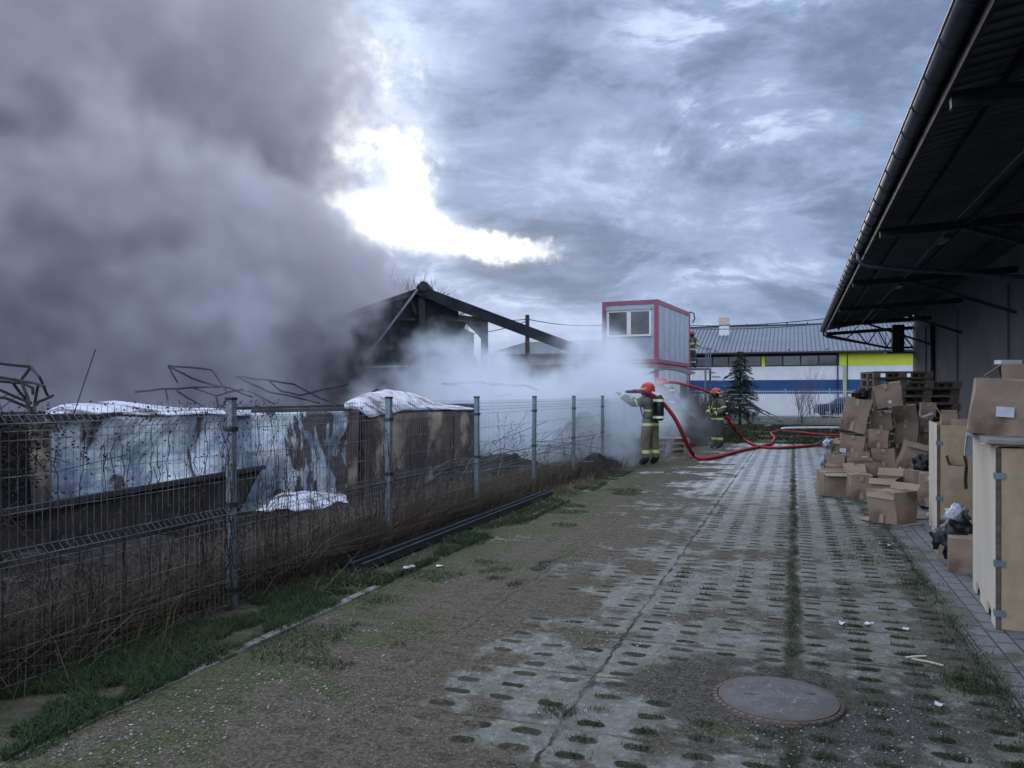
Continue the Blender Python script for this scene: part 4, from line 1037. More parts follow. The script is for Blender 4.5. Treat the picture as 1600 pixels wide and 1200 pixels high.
def plume(g, P_):
    x, y, z = sep(g, P_)
    warp = noi(g, P_, .16, 4, .55); w2 = noi(g, P_, .45, 5, .6); w3 = noi(g, P_, 1.3, 4, .65)
    xs = x / y * 27.0                         # plume leans outward with distance
    # right hand edge of the plume as a function of height (m)
    e = z.ss(1.5, 5.0) * 1.3 + z.ss(6.8, 9.6) * -3.5 + z.ss(9.8, 14.5) * 2.3 - 5.3
    edge = e + (warp - .5) * 3.4 + (w2 - .5) * 2.6 + (w3 - .5) * 1.2
    w4 = noi(g, P_, 2.6, 3, .6)
    d = (edge - x) / 3.0 + (w2 - .5) * 1.3 + (w3 - .5) * 1.0 + (w4 - .5) * .5 - .25
    core = d.ss(0.0, .9)
    front = (y - 16.2 - x.ss(-16, -8) * 1.5 + (w2 - .5) * 5.0 + (warp - .5) * 6.0 - z * .10) / 2.5
    back = (44.0 - y) / 3.0
    dens = core * front.ss(0.0, 1.0) * back.ss(0, 1) * z.ss(.05, .8)
    dens = dens * (w2.ss(.38, .58) * .85 + .15) * (w3.ss(.36, .58) * .7 + .3)
    return dens * .9 * (1.0 - z.ss(8.0, 17.0) * .70)
M['smoke_dark'] = smokemat('dark_smoke', (.84, .795, .81), .0, (.74, .70, .74))
smoke('dark_smoke', 'thick grey purple smoke plume rising on the left behind the fence', (-34, 14, 0), (0, 46, 32), (190, 150, 180), plume, M['smoke_dark'])
def pale(g, P_):
    x, y, z = sep(g, P_)
    a = noi(g, P_, .45, 5, .58, .3); b = noi(g, P_, 1.5, 5, .62, .3)
    def bl(cx, cy, cz, sx, sy, sz, amp):
        u = (x - cx) / sx; v_ = (y - cy) / sy; w_ = (z - cz) / sz
        return ((u * u + v_ * v_ + w_ * w_) * -1.0).exp() * amp
    f = (bl(-.6, 23, .5, 5.0, 3.0, 1.9, 1.05) + bl(.1, 19.2, .5, 2.9, 1.5, 1.3, .75) + bl(2.2, 21.5, 2.0, 1.3, 2.0, 1.7, 1.0) + bl(2.4, 18.6, .8, .55, 1.0, 1.6, 1.05)
         + bl(-2.2, 27, 2.6, 2.0, 3.0, 1.6, .70) + bl(3.7, 23.0, .9, 1.4, 2.0, 1.0, .36) + bl(-4.2, 19.5, .5, 3.0, 2.5, .9, .5) + bl(.3, 26, 2.0, 3.0, 2.5, 1.4, .45)
         + bl(5.6, 27, .9, 1.6, 3.5, .9, .40))
    f = f + (a - .5) * 5.0 * f.min(.8) + (b - .5) * 4.0 * f.min(.7)
    return (f - .40).max(0.0) * 1.1 * (y.ss(15.2, 17.5)) * x.ss(-9.0, -7.0) * x.ss(8.4, 7.4)
M['smoke_pale'] = smokemat('pale_smoke', (.87, .93, 1.0), .1)
smoke('pale_smoke', 'pale bluish smoke billowing low between the wrecks and the firefighters', (-9, 15, 0), (8.5, 33, 7.5), (180, 150, 90), pale, M['smoke_pale'])
# ------------------------------------------------------------------ cardboard boxes
def dims_mesh(w_, d, h, m, parent, seed, n=5, dent=.017, open_top=False, name='carton_body'):
    """box with slightly bulged, dented walls; front face on y=0, centred on the origin in x and z"""
    bm = bmesh.new()
    bmesh.ops.create_grid(bm, x_segments=1, y_segments=1, size=.5); bm.clear()
    me = bpy.data.meshes.new(name); vs = []; fs = []
    def face(o, u, v_):
        b0 = len(vs)
        for j in range(n + 1):
            for i in range(n + 1): vs.append(Vector(o) + Vector(u) * (i / n) + Vector(v_) * (j / n))
        for j in range(n):
            for i in range(n): a = b0 + j * (n + 1) + i; fs.append((a, a + 1, a + n + 2, a + n + 1))
    x, z = w_ / 2, h / 2
    face((-x, 0, -z), (w_, 0, 0), (0, 0, h)); face((x, 0, -z), (0, d, 0), (0, 0, h)); face((x, d, -z), (-w_, 0, 0), (0, 0, h)); face((-x, d, -z), (0, -d, 0), (0, 0, h))
    face((-x, d, -z), (w_, 0, 0), (0, -d, 0))
    if not open_top: face((-x, 0, z), (w_, 0, 0), (0, d, 0))
    bm.free()
    out = []
    for p in vs:
        q = p + Vector((seed * 3.1, seed, 0)); s_ = 3.0
        out.append(p + Vector((mnoise.noise(q * s_), mnoise.noise(q * s_ + Vector((9, 0, 0))), mnoise.noise(q * s_ + Vector((0, 9, 0))))) * dent * 2.2)
    me.from_pydata([tuple(p) for p in out], [], fs); me.update()
    bm = bmesh.new(); bm.from_mesh(me); bmesh.ops.remove_doubles(bm, verts=bm.verts, dist=.0005); bm.to_mesh(me); bm.free()
    me.materials.append(m); o = bpy.data.objects.new(name, me); C.objects.link(o); o.parent = parent
    if open_top:
        md = o.modifiers.new('solid', 'SOLIDIFY'); md.thickness = .008; md.offset = -1
    return o
BOXN = [0]
def cbox(label, x0, x1, yt, yb, Y, d=.4, yaw=0, roll=0, pitch=0, opened=False, tape=True, lab=None, flaps=(), m='carton', grp='cardboard boxes heaped against the warehouse'):
    BOXN[0] += 1; sd_ = BOXN[0]
    ra = math.atan(((x0 + x1) / 2 - 800) / F); w_ = (x1 - x0) / F * Y * math.cos(ra); h = (yb - yt) / F * Y; ya = R(abs(yaw))
    # the visible width is shared by the front and one side when the box is turned away from the line of sight
    if yaw: w_ = max(.15, (w_ - d * math.sin(ya)) / math.cos(ya))
    c = at((x0 + x1) / 2, (yt + yb) / 2, Y)
    c += Vector((math.cos(ra), -math.sin(ra), 0)) * ((1 if yaw > 0 else -1) * d * math.sin(ya) / 2)
    yaw = yaw - math.degrees(ra)
    if c.z - h / 2 < .012 and abs(roll) < 3: c.z = h / 2 + .012
    e = empty('cardboard_box', c, 0, label, 'cardboard box', grp, rot=(R(pitch), R(roll), R(yaw)))
    dims_mesh(w_, d, h, M[m], e, sd_, open_top=opened)
    if tape and not opened:
        MB().box((-.028 + .02 * math.sin(sd_), -.016, -h / 2 + .01), (.028 + .02 * math.sin(sd_), -.0125, -h / 2 + h * .30)).build('tape', M['tape'], e)
        MB().box((-.03 + .02 * math.sin(sd_), -.016, h / 2 - h * .22), (.026 + .02 * math.sin(sd_), -.0125, h / 2 - .01)).build('tape', M['tape'], e)
        MB().box((-.03, .01, h / 2 + .008), (.03, d - .01, h / 2 + .0115)).build('tape', M['tape'], e)
    if lab:
        u, v_, lw, lh = lab; cx = (u - .5) * w_; cz = (v_ - .5) * h
        MB().box((cx - lw / 2, -.020, cz - lh / 2), (cx + lw / 2, -.0165, cz + lh / 2)).build('shipping_label', M['label'], e)
    for f in flaps:
        x, z = w_ / 2, h / 2; k_, ang, ln = f; a = R(ang); mb = MB(); fm = M['carton_in']
        if k_ == 'front': mb.quad((-x, -.004, z), (x, -.004, z), (x * .96, -.004 - ln * math.sin(a), z + ln * math.cos(a)), (-x * .97, -.004 - ln * math.sin(a), z + ln * math.cos(a) * .93))
        if k_ == 'back': mb.quad((-x, d, z), (x, d, z), (x, d + ln * math.sin(a), z + ln * math.cos(a)), (-x, d + ln * math.sin(a), z + ln * math.cos(a) * 1.05))
        if k_ == 'left': mb.quad((-x, 0, z), (-x, d, z), (-x - ln * math.sin(a), d * .95, z + ln * math.cos(a)), (-x - ln * math.sin(a), d * .03, z + ln * math.cos(a) * .95))
        if k_ == 'right': mb.quad((x, 0, z), (x, d, z), (x + ln * math.sin(a), d * .95, z + ln * math.cos(a)), (x + ln * math.sin(a), d * .03, z + ln * math.cos(a) * .95))
        if k_ == 'lowleft': mb.quad((-x, 0, -z), (-x, d, -z), (-x - ln * math.sin(a), d * .8, -z + ln * math.cos(a)), (-x - ln * math.sin(a), d * .05, -z + ln * math.cos(a)))
        if k_ == 'lowright': mb.quad((x, 0, -z), (x, d, -z), (x + ln, d * .9, -z + .01), (x + ln, d * .1, -z + .01))
        mb.build('flap', fm, e, solid=.007)
    return e
cbox('front cardboard box of the heap with a torn taped edge, standing alone on the slabs', 1355, 1434, 770, 820, 10.0, .46, -34, 1, lab=None, flaps=(('front', 165, .09), ('lowleft', 84, .16), ('back', 40, .10), ('lowright', 90, .12)))
cbox('long low box with crumpled top at the left foot of the heap, touching the slabs', 1274, 1324, 741, 778, 12.7, .45, 16, 0, flaps=(('front', 110, .12),), m='carton2')
cbox('brown box right of the crumpled long one at the foot of the heap', 1318, 1364, 745, 783, 12.3, .5, 10, 1, flaps=(('back', 50, .2),))
cbox('open box with its pale lid strip up, right behind the lone front box', 1358, 1412, 748, 782, 11.6, .5, -12, 0, opened=True, flaps=(('front', 150, .1), ('back', 40, .14)), m='carton2')
cbox('brown box wedged between the lone front box and the pale crate side', 1408, 1440, 750, 800, 11.9, .4, 5, 0, m='carton')
cbox('upright narrow box with a white label, leaning on the pale crate', 1435, 1462, 741, 793, 11.3, .35, 0, -1, lab=(.75, .88, .09, .06))
cbox('shallow open tray box lying across the heap above the crumpled one', 1323, 1376, 723, 746, 12.9, .34, 20, 0, opened=True, flaps=(('back', 10, .06),), m='carton2')
cbox('box with a square white label, under the taped one in the left column', 1316, 1358, 707, 762, 13.6, .42, 0, 0, lab=(.83, .84, .09, .07))
cbox('box with a long vertical tape and a white label at its lower left', 1313, 1350, 679, 708, 13.7, .42, 0, 3, lab=(.12, .12, .1, .07))
cbox('tall box leaning right on top of the left column, with the black bag above', 1316, 1357, 622, 675, 13.75, .36, 0, 13, tape=True, pitch=-4)
cbox('square tilted box crowning the heap in front of the pallets', 1368, 1409, 598, 638, 13.5, .34, 0, -11, lab=(.5, .25, .05, .05), m='carton2')
cbox('grey brown box right under the tilted square one', 1361, 1394, 643, 673, 13.8, .4, 0, -1, m='carton2')
cbox('third box down in the middle column, reddish brown', 1356, 1388, 672, 700, 13.6, .4, 0, 1)
cbox('fourth box down in the middle column, with a flattened lower edge', 1359, 1398, 700, 730, 13.5, .4, 0, -1)
cbox('bottom box of the middle column, mostly behind the open tray', 1358, 1398, 730, 766, 13.6, .4, 0, 0)
cbox('box with sloping top in the right column, right of the grey brown one', 1396, 1434, 634, 664, 14.0, .4, 0, -5, m='carton2')
cbox('second box of the right column, above the big gaping box', 1400, 1433, 662, 692, 13.8, .4, 0, 0, m='carton2')
cbox('big gaping box tipped forward with a tan flap, low in the right column', 1404, 1446, 692, 737, 13.0, .4, 10, 14, opened=False, flaps=(('lowleft', 150, .26), ('front', 150, .1)))
cbox('small box under the big gaping tipped one', 1404, 1440, 737, 772, 13.3, .4, 0, 0, tape=False, m='carton2', lab=(.15, .7, .14, .10))
cbox('dark box behind the right column near the pallets', 1437, 1464, 630, 650, 14.6, .4, 0, 0, m='carton2')
cbox('dim box beside the pale crate top, with a white strip over it', 1434, 1457, 650, 676, 14.4, .4, 0, 0, m='carton2')
cbox('dim lower box beside the pale crate top', 1434, 1460, 676, 720, 14.5, .4, 0, 0, m='carton2')
cbox('small upright box at the left edge of the heap beside white plastic', 1299, 1317, 687, 712, 13.9, .34, 0, 0, flaps=(('front', 160, .08),), m='carton2')
cbox('dark brown box on the left side below the small upright one', 1288, 1319, 709, 738, 13.6, .36, 0, 3, lab=None)
cbox('pale open box lying left above the crumpled one', 1288, 1318, 731, 746, 13.3, .3, 0, 0, opened=True, flaps=(('back', 30, .12),))
# white and black bags in the heap
def lump(name, c, r, m, label, cat, seed, amp=.35, fr=2.2, sq=(1, 1, 1)):
    bm = bmesh.new(); bmesh.ops.create_icosphere(bm, subdivisions=4, radius=1)
    for v_ in bm.verts:
        n_ = mnoise.noise(v_.co * fr + Vector((seed, 0, 0))) + .6 * abs(mnoise.noise(v_.co * fr * 2.7 + Vector((0, seed, 0)))) + .25 * mnoise.noise(v_.co * fr * 7)
        v_.co = v_.co * (1 + amp * n_); v_.co = Vector((v_.co.x * sq[0] * r, v_.co.y * sq[1] * r, v_.co.z * sq[2] * r))
    me = bpy.data.meshes.new(name); bm.to_mesh(me); bm.free(); me.materials.append(M[m]); me.polygons.foreach_set('use_smooth', [True] * len(me.polygons))
    o = bpy.data.objects.new(name, me); C.objects.link(o); o.location = c; return tag(o, label, cat)
lump('rubbish_bag', at(1345, 616, 13.8), .11, 'bagblack', 'black rubbish bag on the tall leaning box', 'rubbish bag', 1, sq=(1.3, 1, .8))
lump('plastic_wrap', at(1294, 694, 13.9), .075, 'bagwhite', 'crumpled white plastic hanging at the left edge of the heap above the dark box', 'plastic wrap', 2, .5)
lump('plastic_wrap', at(1286, 722, 13.7), .06, 'bagwhite', 'thin white plastic strip left of the dark brown box', 'plastic wrap', 3, .5, sq=(.6, 1, 1.6))
lump('plastic_wrap', at(1406, 744, 12.6), .11, 'bagwhite', 'white plastic clump under the tan flap of the gaping box', 'plastic wrap', 4, .5)
lump('rubbish_bag', at(1446, 730, 12.3), .16, 'bagblack', 'dark crumpled bag squeezed between the gaping box and the pale crate', 'rubbish bag', 5, .5)
p = at(1273, 694, 14.2); o = MB().quad(p, p + Vector((.28, .1, .12)), p + Vector((.34, .3, .05)), p + Vector((.1, .3, -.02))).build('cardboard_sheet', M['carton_in'], solid=.008); tag(o, 'torn cardboard sheet sticking out at the left of the heap over the red hose', 'cardboard')
o = MB().bar(at(1440, 652, 13.6), at(1458, 646, 13.6), .05, .02).build('wood_strip', M['label']); tag(o, 'short white strip lying on the dim boxes by the pallets', 'strip')
o = MB().box((-.5, -.35, 0), (.35, .35, .012)).build('cardboard_sheet', M['carton2']); o.location = G(1428, 806) + Vector((0, 0, .012)); o.rotation_euler = (0, 0, .3); tag(o, 'flat dirty cardboard lying on the footpath beside the lone front box', 'cardboard')

# ------------------------------------------------------------------ pallets
def pallet(loc, rz, label, m='wood', grp=None, rot=None):
    e = empty('wooden_pallet', loc, rz, label, 'pallet', grp, rot=rot); L, W_ = 1.2, .8
    for i in range(5): y = (W_ - .1) * i / 4; MB().box((0, y, .122), (L, y + .1, .144)).build('top_board', M[m], e)
    for x in (0, .53, 1.06): MB().box((x, 0, .1), (x + .14, W_, .1215)).build('cross_board', M[m], e)
    for x in (0, .53, 1.06):
        for y in (0, .33, .70): MB().box((x, y, .0225), (x + .14, y + .1, .0995)).build('block', M[m], e)
    for y in (0, .35, .70): MB().box((0, y, 0), (L, y + .1, .022)).build('bottom_board', M[m], e)
    return e
p1 = None
sb = at(1402, 617, 15.6); sb.z = 0
ordn = ('bottom', 'second', 'third', 'fourth', 'fifth', 'sixth', 'seventh', 'eighth', 'ninth', 'tenth', 'eleventh', 'twelfth', 'thirteenth', 'fourteenth')
for k in range(13):
    q = (sb.x + rnd.uniform(-.03, .03), sb.y + rnd.uniform(-.02, .02), .012 + .146 * k); rz = R(rnd.uniform(-3, 3)) - .02
    e = pallet(q, rz, '%s pallet of the lower, right hand stack beside the warehouse wall' % ('topmost' if k == 12 else ordn[k] + ' from below'), grp='pallets stacked by the warehouse wall')
sb = at(1365, 617, 16.6); sb.z = 0
for k in range(14):
    q = (sb.x + rnd.uniform(-.03, .03), sb.y + rnd.uniform(-.02, .02), .012 + .152 * k); rz = R(rnd.uniform(-3, 3)) - .05
    e = pallet(q, rz, '%s pallet of the higher, left hand stack behind the cardboard heap' % ('topmost' if k == 13 else ordn[k] + ' from below'), grp='pallets stacked by the warehouse wall')
c = G(1010, 711)
for k, w_ in enumerate(('bottom', 'middle', 'top')): pallet((c.x + .03 * k, c.y, .012 + .147 * k), R(9 + k), w_ + ' pallet of the low pile right of the nearest firefighter', 'wood_pale', grp='low pile of pale pallets')

# ------------------------------------------------------------------ chipboard crates
def crate(label, tn, s0, s1, wdt, h, clips=True, capb=True):
    e = empty('chipboard_crate', T(tn, s0), -TH - R(4.5), label, 'crate', 'chipboard crates on the footpath'); L = s1 - s0
    # side panel (faces the yard) with two foot notches, front panel faces the camera
    n = []; y = 0.0
    outline = [(0, 0), (.16 * L, 0), (.16 * L, .10), (.34 * L, .10), (.34 * L, 0), (.64 * L, 0), (.64 * L, .10), (.84 * L, .10), (.84 * L, 0), (L, 0), (L, h), (0, h)]
    def slab(out, f, th, name, m):
        mb = MB(); k_ = len(out); vs = [f(a, b2, 0) for a, b2 in out] + [f(a, b2, th) for a, b2 in out]
        mb.add(vs, [tuple(range(k_)), tuple(range(2 * k_ - 1, k_ - 1, -1))] + [(i, (i + 1) % k_, (i + 1) % k_ + k_, i + k_) for i in range(k_)]); return mb.build(name, M[m], e)
    slab(outline, lambda a, b2, th: (th, a, b2 + .012), .014, 'side_panel', 'ply_pale')
    slab([(0, .012), (wdt, .012), (wdt, h), (0, h)], lambda a, b2, th: (.034 + a, -.008 + th, b2), .014, 'front_panel', 'ply_tan')
    MB().box((.0, -.012, .012), (.030, -.001, h + .006)).build('edge_strip', M['wood'], e)
    MB().box((.0145, .0145, .06), (wdt, L - .01, .09)).build('floor', M['ply_tan'], e)
    MB().box((wdt + .034, 0, .012), (wdt + .048, L, h)).build('side_panel', M['ply_tan'], e)
    MB().box((.0145, L - .014, .012), (wdt + .03, L, h)).build('back_panel', M['ply_tan'], e)
    if capb: MB().box((.0, .0, h + .012), (wdt + .05, L, h + .026)).build('lid', M['ply_tan'], e)
    if clips:
        for z in (.10, h * .35, h * .83):
            MB().box((-.012, -.016, z), (.058, -.0125, z + .045)).box((-.008, -.0155, z + .002), (-.002, .05, z + .043)).build('metal_clip', M['galv'], e)
    return e
yn = yard(G(1558, 985)); 
crate('big near chipboard crate at the right edge with metal corner clips', yn[0] - .01, yn[1], yn[1] + 1.28, 1.15, 1.27)
y2 = yard(G(1481, 846))
crate('farther chipboard crate with a white side, beside the bags', y2[0] - .11, y2[1], y2[1] + 1.22, .95, 1.30, capb=False)
# grey board and big boxes on the near crate
zt = 1.30
o = MB().add(*crumple((-.06, -.06, zt), (1.2, -.06, zt), (1.2, 1.2, zt), (-.06, 1.2, zt), 16, 16, .012, 3, 2, (0, 0, 1))).build('grey_board', mat('grey_board', (.24, .24, .23), (.17, .17, .165), 5, .8), solid=.03)
o.location = T(yn[0], yn[1], .018); o.rotation_euler = (0, 0, -TH - R(4.5)); tag(o, 'thick dirty grey board laid over the near crate', 'board')
o = MB().add(*crumple((-.10, .05, zt - .02), (.5, -.10, zt - .02), (.5, .2, zt - .02), (-.05, .3, zt - .02), 10, 6, .02, 4, 5, (0, 0, 1))).build('cardboard_sheet', M['carton_in'], solid=.006)
o.location = T(yn[0], yn[1], .008); o.rotation_euler = (0, 0, -TH - R(4.5)); tag(o, 'torn tan cardboard strip caught under the grey board', 'cardboard')
cbox('large brown box with a white paper label on top of the near crate', 1512, 1640, 592, 682, 5.85, .55, 2, 4, lab=(.44, .42, .115, .075), flaps=(('lowleft', 60, .05),), tape=False, grp='boxes on the crates')
cbox('box behind the large labelled one, with a pale flap raised', 1560, 1660, 568, 680, 6.75, .4, 3, 0, tape=False, flaps=(('left', 128, .17),), grp='boxes on the crates')
o = MB().box((-.09, -.05, 0), (.09, .05, .035)).build('white_packet', M['label']); o.location = at(1575, 569, 6.9); tag(o, 'flat white packet on the rearmost box over the near crate', 'packet')
cbox('white edged carton standing behind the farther crate top', 1528, 1560, 630, 690, 7.6, .3, 0, 6, tape=False, m='carton_in', grp='boxes on the crates')
cbox('small torn box peeping over the white side of the farther crate', 1470, 1496, 648, 668, 9.5, .3, 0, 0, m='carton', opened=True, flaps=(('left', 30, .1), ('front', 20, .06)), grp='boxes on the crates')
cbox('tan carton inside the farther crate reaching above its rim', 1486, 1530, 656, 700, 9.2, .3, -4, 0, tape=False, m='carton_in', grp='boxes on the crates')
cbox('open grey carton with spread flaps hung between the two crates', 1481, 1512, 729, 764, 8.2, .18, -8, 0, opened=True, tape=False, m='carton_in', flaps=(('left', 15, .11), ('right', -10, .14), ('back', 10, .12)), grp='boxes on the crates')
o = MB().quad((0, 0, 0), (.10, .03, .0), (.13, .05, .42), (.05, 0, .42)).build('white_sheet', M['label'], solid=.006); o.location = at(1506, 712, 7.5); tag(o, 'narrow white sheet hanging at the back corner of the near crate', 'sheet')
cbox('orange brown carton on the paving between the two crates', 1481, 1524, 862, 917, 7.25, .35, 0, 0, tape=False, grp='boxes on the crates')
lump('rubbish_bag', at(1494, 842, 7.6), .16, 'bagblack', 'black rubbish bag on the orange brown carton between the crates', 'rubbish bag', 11, .4, sq=(1.2, 1, 1.1))
lump('rubbish_bag', at(1478, 838, 8.3), .08, 'bagblack', 'narrow black bag tip leaning on the farther crate', 'rubbish bag', 13, .4, sq=(.8, .8, 2.2))
lump('plastic_bag', at(1496, 806, 7.9), .10, 'bagwhite', 'shiny clear plastic bag above the black rubbish bag', 'plastic bag', 12, .5)
o = MB().quad((0, 0, 0), (.035, 0, -.02), (.09, 0, .13), (.05, 0, .15)).build('cardboard_sheet', M['carton_in'], solid=.006); o.location = at(1461, 875, 7.5); tag(o, 'small slanted cream card strip left of the orange brown carton', 'cardboard')
lump('plastic_wrap', G(1454, 812) + Vector((0, 0, .04)), .05, 'bagwhite', 'tiny white plastic ball on the paving left of the white crate side', 'plastic wrap', 14)
scrap(1390, 855, .03, 'single pale crumb on the slabs below the lone front box', seed=31)

# ------------------------------------------------------------------ firefighters
def gearmat(name, c1, c2, dark):
    m, nt, b = newmat(name); v = tcoord(nt); x, y, z = sep(nt, v)
    n = noi(nt, v, 9, 4, .6)
    col = mix(nt, n.ss(.35, .65), c1, c2)
    col = mix(nt, z.ss(.90, .93) * z.ss(1.56, 1.52), col, dark)                 # jacket
    col = mix(nt, z.ss(1.515, 1.53), col, (.012, .013, .016))                   # hood
    col = mix(nt, z.ss(.20, .17), col, (.012, .012, .013))                      # boots
    lime = (.46, .56, .12)
    for a, b2 in ((.27, .35), (.885, .945), (1.20, 1.245)):
        band_ = z.gt(a) * z.lt(b2)
        if a > 1.1: band_ = band_ * x.abs().lt(.24) * y.abs().lt(.22)
        col = mix(nt, band_, col, lime)
        band2 = z.gt(a + (b2 - a) * .36) * z.lt(a + (b2 - a) * .62)
        if a > 1.1: band2 = band2 * x.abs().lt(.24) * y.abs().lt(.22)
        col = mix(nt, band2, col, (.58, .60, .55))
    nt.links.new(col, b.inputs['Base Color']); b.inputs['Roughness'].default_value = .85
    bump(nt, b, noi(nt, v, 14, 4, .6), .8, .03); return m
M['gear_tan'] = gearmat('tan_turnout_gear', (.155, .128, .084), (.10, .086, .060), (.105, .094, .066))
M['gear_dark'] = gearmat('dark_turnout_gear', (.050, .050, .044), (.030, .031, .031), (.075, .076, .056))
M['lime'] = mat('reflective_lime_band', (.46, .56, .12), (.38, .47, .10), 9, .5, bs=0)
M['silverband'] = mat('reflective_silver_band', (.62, .70, .55), None, 9, .4, bs=0)
M['helmet'] = mat('red_helmet', (.46, .024, .036), (.30, .022, .03), 9, .4, bs=0)
M['glove'] = mat('dark_glove', (.06, .062, .055), (.04, .04, .037), 9, .8, bs=0)
def skinmesh(name, verts, edges, radii, m, parent, root=0, sub=2):
    me = bpy.data.meshes.new(name); me.from_pydata(verts, edges, []); me.update()
    o = bpy.data.objects.new(name, me); C.objects.link(o); o.parent = parent; me.materials.append(m)
    md = o.modifiers.new('skin', 'SKIN'); md.use_smooth_shade = True
    for i, r in enumerate(radii):
        sv = me.skin_vertices[0].data[i]; sv.radius = r if isinstance(r, tuple) else (r, r); sv.use_root = (i == root)
    sm = o.modifiers.new('sub', 'SUBSURF'); sm.levels = sub; sm.render_levels = sub; return o
def person(loc, yaw, label, gear, arms, legs=None, head=(0, .05), pack=True, lean=0.0, helm='helmet'):
    e = empty('person', loc, yaw, label, 'person')
    ly = lean
    V = [(0, 0, .95), (0, .0 + ly * .3, 1.12), (0, .01 + ly * .7, 1.32), (0, .0 + ly, 1.46), (head[0] * .4, .02 + ly, 1.55), (head[0], head[1] + ly, 1.66), (head[0], head[1] + ly, 1.77)]
    Rr = [(.185, .145), (.165, .14), (.20, .155), (.17, .125), .07, .095, .075]
    Ed = [(0, 1), (1, 2), (2, 3), (3, 4), (4, 5), (5, 6)]
    legs = legs or {-1: ((-.11, 0, .88), (-.13, .03, .5), (-.14, -.02, .13), (-.16, .16, .055)), 1: ((.11, 0, .88), (.13, .03, .5), (.14, -.02, .13), (.16, .16, .055))}
    for s_, js in legs.items():
        b0 = len(V); V += list(js); Rr += [(.135, .135), (.110, .112), (.090, .095), (.058, .065)]; Ed += [(0, b0), (b0, b0 + 1), (b0 + 1, b0 + 2), (b0 + 2, b0 + 3)]
    for s_, (el, wr) in arms.items():
        b0 = len(V); sh = (s_ * .215, ly, 1.45); V += [sh, el, wr]; Rr += [(.105, .105), (.085, .085), (.062, .062)]; Ed += [(3, b0), (b0, b0 + 1), (b0 + 1, b0 + 2)]
        # hand: palm plus five curled fingers as one skinned piece
        wv = Vector(wr); fd = (wv - Vector(el)).normalized(); sd_ = fd.cross(Vector((0, 0, 1))).normalized(); dn_ = fd.cross(sd_)
    body = skinmesh('body', V, Ed, Rr, gear, e)
    for s_, (el, wr) in arms.items():
        wv = Vector(wr); fd = (wv - Vector(el)).normalized(); sd_ = fd.cross(Vector((0, 0, 1)))
        sd_ = sd_.normalized() if sd_.length > .1 else Vector((1, 0, 0)); dn_ = sd_.cross(fd)
        hv = [wv, wv + fd * .045, wv + fd * .085]; hr = [.040, .042, .034]; he = [(0, 1), (1, 2)]
        for k_, off in enumerate((-.030, -.010, .010, .030)):
            b0 = len(hv); ln = (.034, .040, .038, .030)[k_]
            hv += [wv + fd * .10 + sd_ * off, wv + fd * (.10 + ln) + sd_ * off - dn_ * .012, wv + fd * (.10 + ln * 1.1) + sd_ * off - dn_ * .045]; hr += [.013, .0115, .010]; he += [(2, b0), (b0, b0 + 1), (b0 + 1, b0 + 2)]
        b0 = len(hv); hv += [wv + fd * .05 + sd_ * .045 * -s_, wv + fd * .09 + sd_ * .06 * -s_ - dn_ * .03]; hr += [.014, .012]; he += [(1, b0), (b0, b0 + 1)]
        skinmesh('glove', [tuple(p) for p in hv], he, hr, M['glove'], e, 0, 1)
        ev = Vector(el); shv = Vector((s_ * .215, ly, 1.45))
        for a, b2, u in ((ev, wv, .80), (shv, ev, .62)):
            c = a.lerp(b2, u); c2 = a.lerp(b2, u + .13 if u > .7 else u + .16); r0 = .074 if u > .7 else .092
            MB().tube([c, c2], r0, 14).build('reflective_band', M['lime'], e, smooth=True)
            c3 = a.lerp(b2, u + .045); c4 = a.lerp(b2, u + .085 if u > .7 else u + .10)
            MB().tube([c3, c4], r0 + .003, 14).build('reflective_band', M['silverband'], e, smooth=True)
    # helmet: shell with brim, crest and side shield, neck curtain and visor
    hc = Vector((head[0], head[1] + ly - .01, 1.70)); hv = []; hf = []; n = 20
    prof = [(.150, -.055), (.142, -.03), (.140, .01), (.134, .06), (.112, .105), (.070, .135), (.0, .147)]
    for r_, z in prof:
        for j in range(n): a = 2 * PI * j / n; hv.append((hc.x + r_ * math.cos(a), hc.y + r_ * 1.12 * math.sin(a) + (.012 if z < 0 and math.sin(a) > .5 else 0), hc.z + z + (.03 if z < -.02 and math.sin(a) > .3 else 0)))
    for i in range(len(prof) - 1):
        for j in range(n): a = i * n + j; b2 = i * n + (j + 1) % n; hf.append((a, b2, b2 + n, a + n))
    h_ = MB().add(hv, hf).build('helmet', M[helm], e, smooth=True, solid=.008)
    MB().tube([(hc.x, hc.y + .155, hc.z + .03), (hc.x, hc.y + .10, hc.z + .115), (hc.x, hc.y, hc.z + .152), (hc.x, hc.y - .10, hc.z + .115), (hc.x, hc.y - .15, hc.z + .02)], .013, 8).build('crest', M[helm], h_, smooth=True)
    for s_ in (-1, 1): MB().tube([(hc.x + s_ * .143, hc.y + .10, hc.z + .03), (hc.x + s_ * .152, hc.y + .01, hc.z - .01), (hc.x + s_ * .14, hc.y - .08, hc.z + .03)], .011, 6).build('side_trim', M['yellow'], h_, smooth=True)
    bm_ = MB(); vs = []
    for z in (-.03, .045):
        for j in range(9): a = PI * (.18 + .64 * j / 8); vs.append((hc.x + .148 * math.cos(a), hc.y + .163 * math.sin(a), hc.z + z))
    bm_.add(vs, [(j, j + 1, j + 10, j + 9) for j in range(8)]).build('visor', M['glass_dark'], h_, smooth=True, solid=.003)
    # full face mask with regulator
    fy = hc.y + .075
    mk = MB(); mk.tube([(hc.x, fy - .02, hc.z - .06), (hc.x, fy + .03, hc.z - .065), (hc.x, fy + .055, hc.z - .075)], [.088, .082, .05], 14); mk.build('breathing_mask', M['glass_dark'], e, smooth=True)
